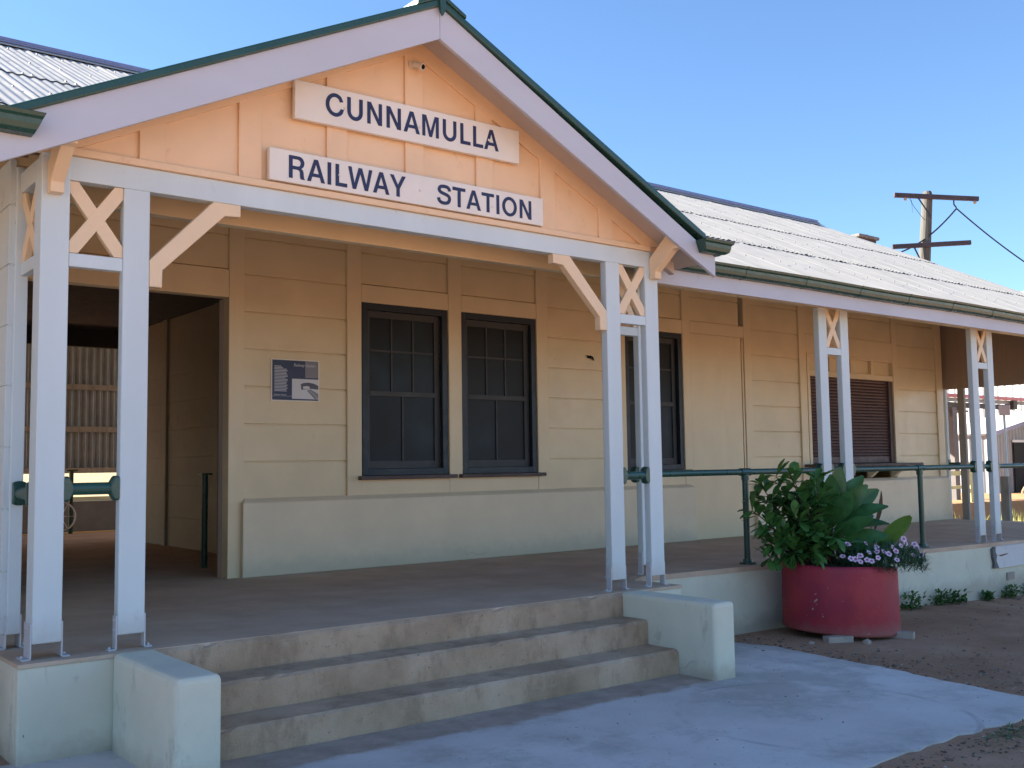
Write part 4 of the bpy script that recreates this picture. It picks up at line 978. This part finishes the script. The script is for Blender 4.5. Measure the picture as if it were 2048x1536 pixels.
    leaf(m, c+Vector((.05, 0, .05)), RT*1.0+FW*.1+Vector((0, 0, .35)), .50, .10, Vector((0, 0, 1)), .9, .2, 8, 'lance'); leaf(m, c+Vector((.05, -.05, .02)), RT*1.0-FW*.2+Vector((0, 0, .22)), .52, .09, Vector((0, 0, 1)), .7, .2, 8, 'lance')
    leaf(m, c+Vector((.0, 0, .04)), RT*.9+FW*.4+Vector((0, 0, .5)), .38, .09, Vector((0, 0, 1)), .7, .2, 8, 'lance'); m.build('pale_leaf', 'pale_leaf', t, smooth=True, recalc=False)
    # dianthus mound
    t = thing('flowering_plant', 'low mound of fine leaves dotted with small pink and white flowers over the planter rim', 'flowers', W(.35, .3, PZ1), 'plants in the red planter')
    m = MB()
    for k in range(4200):
        a = rnd.uniform(-3.14, 3.14); rr = math.sqrt(rnd.random())*.46; u = .34+rr*1.0*math.cos(a)*1.0; v = .13-rr*.85*math.sin(a)
        h = .26*math.sqrt(max(0, 1-(rr/.52)**2))
        b = W(u, v, PZ1-.03+rnd.uniform(.0, .85)*h-.05*max(0, rr-.36)/.1)
        d = Vector((rnd.uniform(-1, 1), rnd.uniform(-1, 1), rnd.uniform(.0, 1.3)))+RT*(u-.3)*1.5
        leaf(m, b, d, rnd.uniform(.05, .11), rnd.uniform(.006, .012), Vector((0, 0, 1)), .6, .1, 3, 'lance')
    for k in range(46):
        b = W(.66+rnd.uniform(-.12, .06), .22+rnd.uniform(-.12, .12), PZ1+rnd.uniform(-.02, .04)); leaf(m, b, RT*rnd.uniform(.6, 1.2)-FW*rnd.uniform(-.2, .5)+Vector((0, 0, rnd.uniform(-.7, .1))), rnd.uniform(.14, .24), .010, Vector((0, 0, 1)), .6, .1, 4, 'blade')
    m.build('foliage', 'mound_leaf', t, smooth=False, recalc=False)
    # flowers placed over the mound; five notched petals and a dark heart
    sites = [(-0.104, 0.384, 0.144), (0.015, 0.17, 0.24), (0.064, 0.375, 0.147), (-0.039, 0.425, 0.126), (0.002, 0.434, 0.121), (0.029, 0.48, 0.101), (0.102, 0.449, 0.115), (0.136, 0.471, 0.105), (0.164, 0.322, 0.171), (0.192, 0.163, 0.244), (0.217, 0.415, 0.13), (0.26, 0.276, 0.192), (0.268, 0.234, 0.211), (0.244, 0.313, 0.175), (0.309, 0.31, 0.176), (0.342, 0.35, 0.158), (0.378, 0.457, 0.111), (0.426, 0.236, 0.21), (0.428, 0.303, 0.179), (0.519, 0.19, 0.22), (0.585, 0.091, 0.278), (0.591, 0.116, 0.239), (0.646, 0.163, 0.124), (0.71, 0.036, 0.22), (0.719, 0.054, 0.189), (0.71, 0.119, 0.115), (0.77, 0.061, 0.128)]
    for u, v, z in sites:
        c = W(u, v+.10, z+.012); nrm = (-FW*rnd.uniform(.6, 1.1)+RT*rnd.uniform(-.4, .6)+Vector((0, 0, rnd.uniform(.3, .9)))).normalized()
        ux = nrm.orthogonal().normalized(); wy = nrm.cross(ux); m = MB(); r = rnd.uniform(.026, .034); ph = rnd.uniform(0, 6)
        for k in range(5):
            a = ph+k*2*math.pi/5; o = len(m.v); m.v.append(tuple(c))
            for da, f in ((-.56, .80), (-.30, 1.0), (0, .92), (.30, 1.0), (.56, .80)): m.v.append(tuple(c+(ux*math.cos(a+da)+wy*math.sin(a+da))*r*f+nrm*.005*f))
            m.f += [(o, o+1, o+2), (o, o+2, o+3), (o, o+3, o+4), (o, o+4, o+5)]
        fl = m.build('flower', 'petal_pink', t, recalc=False)
        m = MB(); o = 0; m.v.append(tuple(c+nrm*.007))
        for k in range(10): a = k*2*math.pi/10; m.v.append(tuple(c+(ux*math.cos(a)+wy*math.sin(a))*r*(.50 if k % 2 else .36)+nrm*.0065))
        for k in range(10): m.f.append((0, 1+k, 1+(k+1) % 10))
        m.build('flower_heart', 'petal_heart', fl, recalc=False)
build_plants()

def build_weeds():
    rnd = random.Random(11)
    spots = [(9.55, .30, .16, 'bright weed tuft just right of the red planter at the plinth foot'), (10.25, .33, .16, 'second weed right of the planter at the plinth foot'), (10.55, .32, .14, 'spreading weed halfway along the plinth foot'), (11.35, .33, .08, 'tiny weed by itself at the plinth foot'), (11.95, .33, .13, 'weed at the plinth foot below the vent'), (12.55, .33, .15, 'upright weed at the plinth foot nearest the right edge')]
    for x, y, h, lab in spots:
        m = MB()
        for k in range(130):
            a = rnd.uniform(0, 6.28); rr = rnd.random()*h*1.2; b = Vector((x+math.cos(a)*rr*1.3, min(.385, y+math.sin(a)*rr*.55), gz(x)+rnd.random()**1.6*h))
            leaf(m, b, (rnd.uniform(-1, 1), rnd.uniform(-1, .4), rnd.uniform(.1, 1)), rnd.uniform(.04, .075), rnd.uniform(.026, .042), Vector((0, 0, 1)), .4, .1, 3, 'ov')
        tag(m.build('weed', 'weed_leaf', None, recalc=False), lab, 'weed', 'weeds along the plinth')
    m = MB()
    for k in range(150):
        x, y = 4.72+rnd.gauss(0, .17), -3.20+rnd.gauss(0, .05); leaf(m, (x, y, gz(x)), (rnd.uniform(-1, 1), rnd.uniform(-1, 1), rnd.uniform(.05, .6)), rnd.uniform(.03, .07), .008, Vector((0, 0, 1)), .8, .1, 3, 'blade')
    kind(m.build('grass', 'weed_leaf', None, recalc=False), 'stuff')
    # gravel and crumbs
    m = MB()
    def stone(x, y, z, r):
        o = len(m.v); n = 6; sx, sy, sz = rnd.uniform(.7, 1.3), rnd.uniform(.7, 1.3), rnd.uniform(.4, .8)
        for zz, f in ((-.3, .8), (.35, .85)):
            for i in range(n): a = i*2*math.pi/n+rnd.uniform(-.3, .3); m.v.append((x+math.cos(a)*r*f*sx, y+math.sin(a)*r*f*sy, z+zz*r*sz))
        m.v.append((x+rnd.uniform(-.2, .2)*r, y, z+r*.8*sz))
        for i in range(n): j = (i+1) % n; m.f.append((o+i, o+j, o+n+j, o+n+i)); m.f.append((o+n+i, o+n+j, o+2*n))
    for k in range(1700):
        x = rnd.uniform(5.6, 13); y = rnd.uniform(-3.6, .36)
        if rnd.random() < .45: x = 5.9+abs(rnd.gauss(0, .6)); y = rnd.uniform(-3.3, .3)
        inside = x < piece(y, [(-3.08, 5.68), (-2.75, 5.8), (-2.1, 5.9), (-1.2, 6.08), (-.35, 6.22), (.14, 6.05), (.2, 5.4)])
        if inside and rnd.random() < .94: continue
        stone(x, y, gz(x)+(.014 if inside else .003), abs(rnd.gauss(0, .0075))+.0035)
    for k in range(500):
        x = rnd.uniform(3.4, 6.5); y = -3.10-abs(rnd.gauss(0, .25)); stone(x, y, gz(x)+.003, abs(rnd.gauss(0, .007))+.003)
    for k in range(60): stone(rnd.uniform(.7, 5.8), rnd.uniform(-3, -.8), gz(3)+.014, rnd.uniform(.003, .008))
    kind(m.build('gravel', 'gravel', None), 'stuff')
    for x, y, r, lab in ((7.02, -.74, .055, 'pale broken stone below the front of the red planter'), (6.62, -.42, .035, 'small grey stone left of the planter bricks'), (4.15, -1.12, .016, 'dark gum nut lying on the pale path by the right wing wall')):
        o0 = len(m.v); m = MB(); stone(x, y, gz(x)+r*.3, r); tag(m.build('stone', 'brick_pale' if r > .02 else 'lens_black', None), lab, 'stone')
build_weeds()

# ------------------------------------------------------------------ power pole
paint('pole_timber', (.095, .092, .082), .9, .25, (.04, .035, .03), .56, (6, 6, .35), .6, 14)
def build_pole():
    bx, by = 26.2, 9.35
    t = thing('power_pole', 'weathered timber power pole with two crossarms beyond the station roof', 'pole', (bx, by, -.95))
    m = MB(); m.tube([(bx-.22, by+.2, -.95), (bx-.05, by+.10, 4.5), (bx+.0, by+.03, 6.7), (bx+.10, by-.10, 8.70), (bx+.10, by-.10, 8.80)], [.21, .185, .168, .145, .11], 14); m.build('shaft', 'pole_timber', t)
    a, b = Vector((25.45, 9.85, 8.66)), Vector((27.38, 8.36, 8.52)); off = FW*-.14
    m = MB(); m.bar(a+off, b+off, .10, .13); m.build('crossarm', 'timber_arm', t, .01)
    a2, b2 = Vector((25.4, 9.95, 7.16)), Vector((27.20, 8.56, 7.26)); m = MB(); m.bar(a2+off, b2+off, .10, .13); m.build('crossarm', 'timber_arm', t, .01)
    m = MB(); p = a.lerp(b, .27); m.tube([p+off*1.5+Vector((0, 0, -.06)), Vector((26.28, 9.22, 8.02))+off], .022, 6); m.build('brace', 'cable_black', t); m = MB(); p2 = a2.lerp(b2, .28); m.tube([p2+off+Vector((0, 0, -.05)), Vector((26.1, 9.4, 6.55))+off], .022, 6); m.build('brace', 'cable_black', t)
    m = MB()
    for q in (.13, .955): m = MB(); p = a.lerp(b, q)+off+Vector((0, 0, -.10)); m.tube([p+Vector((0, 0, .05)), p-Vector((0, 0, .02)), p-Vector((0, 0, .05))], [.03, .05, .025], 8); m.build('insulator', 'brick_pale', t)
    m = MB(); p = a.lerp(b, .70)+off*1.2+Vector((0, 0, -.08)); m.tube([p, p+Vector((0, 0, -.12)), p+Vector((.06, -.04, -.22))], .02, 6); m.build('hook', 'cable_black', t)
    c = p+Vector((.06, -.04, -.24)); m = MB()
    def cat(p0, p1, sag, n=16):
        return [p0.lerp(p1, k/n)-Vector((0, 0, sag*4*(k/n)*(1-k/n))) for k in range(n+1)]
    m.tube(cat(c, Vector((28.54, 7.63, 6.73)), .05)[:-1]+cat(Vector((28.54, 7.63, 6.73)), Vector((38, .5, 1.5)), .2), .022, 6)
    tag(m.build('overhead_cable', 'cable_black'), 'black overhead cable falling from the power pole to the right', 'cable')
    m = MB(); m.tube(cat(c, Vector((25.72, 9.85, 7.04))+off, .16)+[Vector((25.5, 10.1, 6.85))], .022, 6); tag(m.build('overhead_cable', 'cable_black'), 'black cable sagging from the upper crossarm left across the pole', 'cable')
    m = MB(); p = a.lerp(b, .17)+off; m.tube([p, p+Vector((.10, -.08, -.30)), p+Vector((.28, -.22, -.62)), p+Vector((.36, -.28, -.72))], .007, 5); m.tube([p+Vector((.06, -.05, -.12)), p+Vector((.08, -.06, -.5))], .005, 5); m.build('loose_wire', 'cable_black', t)
    # dark weathered timber just showing over the roof edge
    bx, by = 22.9, 9.2
    m = MB()
    t = thing('chimney_stack', 'small dark weathered stack just showing above the right roof slope', 'chimney', (24.05, 9.98, -.9))
    c = Vector((24.05, 9.98, 0))
    m = MB(); m.box(c.x-.6, c.x+.2, c.y-.3, c.y+.3, -.95, 7.18); m.build('shaft', 'timber_arm', t, .01)
    m = MB(); m.box(c.x-.7, c.x+.28, c.y-.36, c.y+.36, 7.18, 7.27); m.build('cap', 'timber_grey', t, .02); m = MB(); m.box(c.x+.05, c.x+.16, c.y-.1, c.y+.1, 7.27, 7.38); m.build('cowl', 'lens_black', t, .02)
build_pole()

# ------------------------------------------------------------------ yard beyond the right end
def corr_wall(m, p0, p1, z0, z1, pitch=.2, amp=.03, top=None):
    p0, p1 = Vector((p0[0], p0[1], 0)), Vector((p1[0], p1[1], 0)); d = (p1-p0); l = d.length; d.normalize(); nrm = Vector((d.y, -d.x, 0)); n = int(l/pitch*4); o = len(m.v)
    for i in range(n+1):
        s = l*i/n; h = amp*(1 if (i % 4) in (0, 1) else -1); q = p0+d*s+nrm*h; zt = top(i/n) if top else z1
        m.v += [(q.x, q.y, z0), (q.x, q.y, zt)]
    for i in range(n): m.f.append((o+2*i, o+2*i+2, o+2*i+3, o+2*i+1))
def build_yard():
    t = thing('goods_shed', 'large white ribbed iron shed beyond the right end of the station', 'shed', (45, 20, -.95))
    m = MB(); corr_wall(m, (45, 40), (45, 2), -.95, 7.5, .34, .035); corr_wall(m, (45, 2), (70, 2), -.95, 7.5, .4, .03); m.build('wall', 'shed_white', t)
    m = MB(); m.prism_xz([(44.6, 7.5), (57.5, 10.4), (70.4, 7.5), (70.4, 7.62), (57.5, 10.52), (44.6, 7.62)], 1.6, 40.4); m.build('roof', 'shed_white', t)
    m = MB(); m.box(44.80, 44.95, 2, 40, 2.26, 2.40); m.build('girt', 'shed_grey', t)
    # low grey shed with purple-grey verge, gable facing the station
    t = thing('low_shed', 'low grey iron shed with a blue verge and a dark panel as its shaded doorway', 'shed', (41, 14, -.95))
    m = MB(); corr_wall(m, (38.95, 14), (44.7, 14), -.6, 0, .26, .025, lambda q: lerp(1.98, 3.0, q)); m.build('wall', 'shed_grey', t)
    m = MB(); corr_wall(m, (38.95, 16.4), (38.95, 14.03), -.6, 1.98, .26, .025); m.build('side_wall', 'shed_grey', t)
    m = MB(); m.add([(38.7, 13.9, 1.93), (44.8, 13.9, 3.02), (44.8, 13.96, 3.02), (38.7, 13.96, 1.93), (38.7, 13.9, 2.09), (44.8, 13.9, 3.18), (44.8, 13.96, 3.18), (38.7, 13.96, 2.09)], [(0,3,2,1),(4,5,6,7),(0,1,5,4),(1,2,6,5),(2,3,7,6),(3,0,4,7)]); m.build('verge', 'shed_trim', t)
    m = MB(); m.add([(38.7, 13.97, 2.05), (44.8, 13.97, 3.14), (44.8, 16.5, 3.14), (38.7, 16.5, 2.05)], [(0,1,2,3)]); m.build('roof', 'shed_white', t)
    m = MB(); m.box(40.35, 43.3, 13.90, 13.945, -.6, 1.70); m.build('doorway', 'interior_dark', t); m = MB(); m.box(40.25, 43.4, 13.88, 13.93, 1.70, 1.80); m.build('door_head', 'steel_bright', t)  # dark panel on the wall stands in for shade inside the doorway
    # awning with a red gutter
    t = thing('platform_awning', 'open steel awning with a red gutter on brown posts in the yard', 'awning', (34, 12, -.9))
    m = MB(); m.box(26.0, 46, 11.9, 12.0, 3.165, 3.27); m.build('gutter', 'awning_red', t, .01)
    m = MB(); m.box(26.0, 46, 12.01, 12.03, 3.02, 3.16); m.build('fascia', 'awning_grey', t)
    m = MB(); m.add([(26, 12.0, 3.27), (46, 12.0, 3.27), (46, 15.2, 3.62), (26, 15.2, 3.62), (26, 12.0, 3.30), (46, 12.0, 3.30), (46, 15.2, 3.65), (26, 15.2, 3.65)], [(0,3,2,1),(4,5,6,7),(0,1,5,4),(1,2,6,5),(2,3,7,6),(3,0,4,7)]); m.build('roof', 'galv', t)
    m = MB(); m.box(26, 36.6, 12.06, 12.2, 2.83, 3.01); m.box(36.3, 36.6, 11.88, 12.2, 2.84, 3.16); m.bar((27, 12.6, 2.76), (34.3, 12.6, 2.76), .10, .07); m.build('beam', 'awning_dark', t)
    for x in (32.45, 45.2):
        m = MB(); m.box(x-.14, x+.14, 12.06, 12.3, -.9, 2.829); m.build('post', 'awning_brown', t)
        m = MB(); m.bar((x, 12.18, 2.45), (x-.5, 12.18, 2.82), .09, .09); m.bar((x, 12.18, 2.45), (x+.5, 12.18, 2.82), .09, .09); m.build('post_brace', 'awning_brown', t)
    # raised earth loading bank
    m = MB(); m.add([(25, 11.2, -.95), (60, 7.2, -.95), (60, 7.4, -.34), (25, 11.4, -.34), (25, 16.6, -.30), (60, 16.2, -.30), (60, 17.2, -.95), (25, 17.6, -.95)], [(0,1,2,3),(3,2,5,4),(4,5,6,7)]); kind(m.build('loading_bank', 'bank_earth', None, .05), 'structure')
    # timber fence of the yard, handrail and steps near shed door
    t = thing('yellow_timber_fence', 'faded yellow timber rail fence glimpsed between the end posts', 'fence', (31, 12, -.9))
    for x, y in ((27.9, 10.5), (24.6, 10.6), (31.2, 11.0)): m = MB(); m.box(x-.10, x+.10, y-.09, y+.09, -.6, .95); m.build('post', 'fence_yellow', t)
    m = MB(); m.bar((24.6, 10.7, .60), (31.2, 11.1, .60), .06, .14); m.bar((24.6, 10.7, .15), (31.2, 11.1, .15), .06, .10); m.build('rail', 'fence_yellow', t)
    t = thing('stair_rail', 'bare metal stair handrail in front of the dark shed doorway', 'handrail', (40.6, 13, -.5))
    m = MB(); m.tube([(39.4, 13.2, -.25), (40.5, 13.2, .62), (42.5, 13.2, .62)], .045, 6); m.tube([(40.5, 13.2, .62), (40.5, 13.2, -.3)], .045, 6); m.tube([(39.4, 13.2, -.25), (39.4, 13.2, -.32)], .045, 6); m.build('rail', 'rail_tan', t)
    m = MB(); m.box(41.0, 44, 12.9, 13.5, -.2, .06); tag(m.build('loading_step', 'shed_white', None, .01), 'white concrete step at the dark shed doorway', 'step')
    # square timber post and small sign on a white pole at the verandah end
    m = MB(); m.box(16.95, 17.05, 2.74, 2.89, -.95, .735); tag(m.build('timber_post', 'post_grey', None, .008), 'short grey square timber post at the right verandah end', 'post')
    t = thing('back_of_sign', 'small weathered square sign seen from behind on a thin white pole', 'sign', (20, 4.25, -.9))
    m = MB(); m.tube([(20, 4.25, -.95), (20, 4.25, 2.1)], .028, 8); m.build('pole', 'white_paint', t)
    m = MB(); m.box(19.94, 19.97, 4.10, 4.33, 1.95, 2.165); m.build('plate', 'sign_back', t, .004)
    # sunlit grass at the end of the platform
    rnd = random.Random(5); m = MB()
    for k in range(2600):
        x, y = rnd.uniform(17.4, 27), rnd.uniform(2.2, 7.6); b = gz(x)
        leaf(m, (x, y, -.95), (rnd.uniform(-.4, .4), rnd.uniform(-.4, .4), 1), rnd.uniform(.25, .75), .02, Vector((0, 0, 1)), .5, .1, 3, 'blade')
    kind(m.build('grass', 'dry_grass', None, recalc=False), 'stuff')
paint('awning_grey', (.20, .20, .19), .6, .05); paint('post_grey', (.30, .28, .25), .85, .2, (.12, .10, .08), .58, (6, 6, .35), .5, 14); paint('pale_earth', (.40, .31, .17), .95, .1); paint('awning_brown', (.13, .115, .11), .7, .1); paint('rail_tan', (.35, .25, .16), .6, .1); paint('bank_earth', (.31, .175, .08), .95, .15, (.25, .15, .08), .58, (1, 1, 1), .6, 12)
build_yard()

# ------------------------------------------------------------------ shade over the tracks, seen through the passage
def build_shade():
    t = thing('carriage_shade', 'tall corrugated iron carriage shade across the tracks, seen through the passage', 'shed', (0, 18, -.95))
    m = MB()
    n = 0; x0, x1 = -12, 9.5; per = 8; p = .155; n = int((x1-x0)/p*per); o = 0
    for i in range(n+1):
        x = lerp(x0, x1, i/n); h = .03*math.cos(2*math.pi*(x-x0)/p); m.v += [(x, 18+h, 1.03), (x, 18+h, 4.2)]
    for i in range(n): m.f.append((2*i, 2*i+2, 2*i+3, 2*i+1))
    m.build('iron_wall', 'old_iron', t, smooth=True)
    for z in (1.08, 2.0, 2.95): m = MB(); m.box(-12, 9.5, 17.86, 17.96, z-.06, z+.06); m.build('girt', 'timber_grey', t)
    m = MB(); m.box(-12, 9.5, 10.36, 18.3, 4.2, 4.26); m.build('roof', 'galv', t)
    for x in (-6.5, -1.5, 9.3): m = MB(); m.box(x-.1, x+.1, 17.62, 17.84, -.95, 4.2); m.build('post', 'timber_grey', t)
    # added bank tilted sunward in place of a fence, under the hanging wall
    m = MB(); m.add([(-14, 21.0, .42), (14, 21.0, .42), (14, 27, 1.75), (-14, 27, 1.75), (-14, 21.0, -.95), (14, 21.0, -.95), (14, 27.1, -.95), (-14, 27.1, -.95)], [(0,1,2,3),(0,4,5,1),(3,2,6,7)]); kind(m.build('sun_catch_bank', 'pale_earth', None), 'structure')
    m = MB(); m.box(-14, 14, 20.6, 20.75, -.95, .32); tag(m.build('platform_wall', 'awning_dark', None), 'dark opposite platform wall glimpsed through the passage', 'wall')
    m = MB(); m.box(3.56, 3.62, 12.27, 12.33, 0, 1.06); m.box(3.50, 3.68, 12.24, 12.36, 1.06, 1.09); m.build('platform_rail_post', 'green_paint', B)
    t = thing('trolley_wheel', 'thin spoked iron wheel standing on the far platform, left of the green post', 'wheel', (3.42, 12.2, 0))
    m = MB(); c = Vector((3.40, 12.2, .30)); n = 28; pts = [c+Vector((math.cos(2*math.pi*i/n)*.24, 0, math.sin(2*math.pi*i/n)*.24)) for i in range(n+1)]; m.tube(pts, .014, 6); m.build('rim', 'steel_bright', t)
    m = MB()
    for k in range(6): a = k*math.pi/3; m.tube([c, c+Vector((math.cos(a)*.24, 0, math.sin(a)*.24))], .007, 5)
    m.tube([c-Vector((0, 0, .24)), c-Vector((0, 0, .30))], .02, 5); m.build('spoke', 'steel_bright', t)
build_shade()

# ------------------------------------------------------------------ light, sky, camera
EL, AZ = 31.0, Vector((-.66, .75, 0)).normalized()
sun = bpy.data.lights.new('sun', 'SUN'); sun.energy = 5.0; sun.angle = R(.5); sun.color = (1, .93, .82)
so = bpy.data.objects.new('sun', sun); col.objects.link(so)
sd = Vector((AZ.x*math.cos(R(EL)), AZ.y*math.cos(R(EL)), math.sin(R(EL))))
so.rotation_euler = (-sd).to_track_quat('-Z', 'Y').to_euler(); so.location = (0, 0, 30)
w = bpy.data.worlds.new('World'); scene.world = w; w.use_nodes = True; nt = w.node_tree
bg = nt.nodes['Background']; sky = nt.nodes.new('ShaderNodeTexSky'); sky.sky_type = 'NISHITA'; sky.sun_disc = False
sky.sun_elevation = R(EL); sky.sun_rotation = math.atan2(AZ.x, AZ.y); sky.air_density = 1.0; sky.dust_density = .0; sky.ozone_density = 6.0
nt.links.new(sky.outputs[0], bg.inputs['Color']); bg.inputs['Strength'].default_value = .052
cd = bpy.data.cameras.new('camera'); co = bpy.data.objects.new('camera', cd); col.objects.link(co); scene.camera = co
cd.sensor_fit = 'HORIZONTAL'; cd.sensor_width = 36; cd.lens = 2071.284/2048*36; cd.clip_start = .05; cd.clip_end = 3000
y_, p_, r_ = .6713450, .0784148, -.0141927
f = Vector((math.sin(y_)*math.cos(p_), math.cos(y_)*math.cos(p_), math.sin(p_))); rt = Vector((math.cos(y_), -math.sin(y_), 0)); up = rt.cross(f)
rt2 = rt*math.cos(r_)+up*math.sin(r_); up2 = up*math.cos(r_)-rt*math.sin(r_)
mw = Matrix((rt2, up2, -f)).transposed().to_4x4(); mw.translation = Vector((-1.54931, -6.32396, 1.05624)); co.matrix_world = mw
vs = scene.view_settings; scene.display_settings.display_device = 'sRGB'
vs.view_transform = 'Standard'; vs.look = 'None'; vs.exposure = 2.35; vs.gamma = 1
scene.render.resolution_x, scene.render.resolution_y = 1024, 768
scene.cycles.use_denoising = True
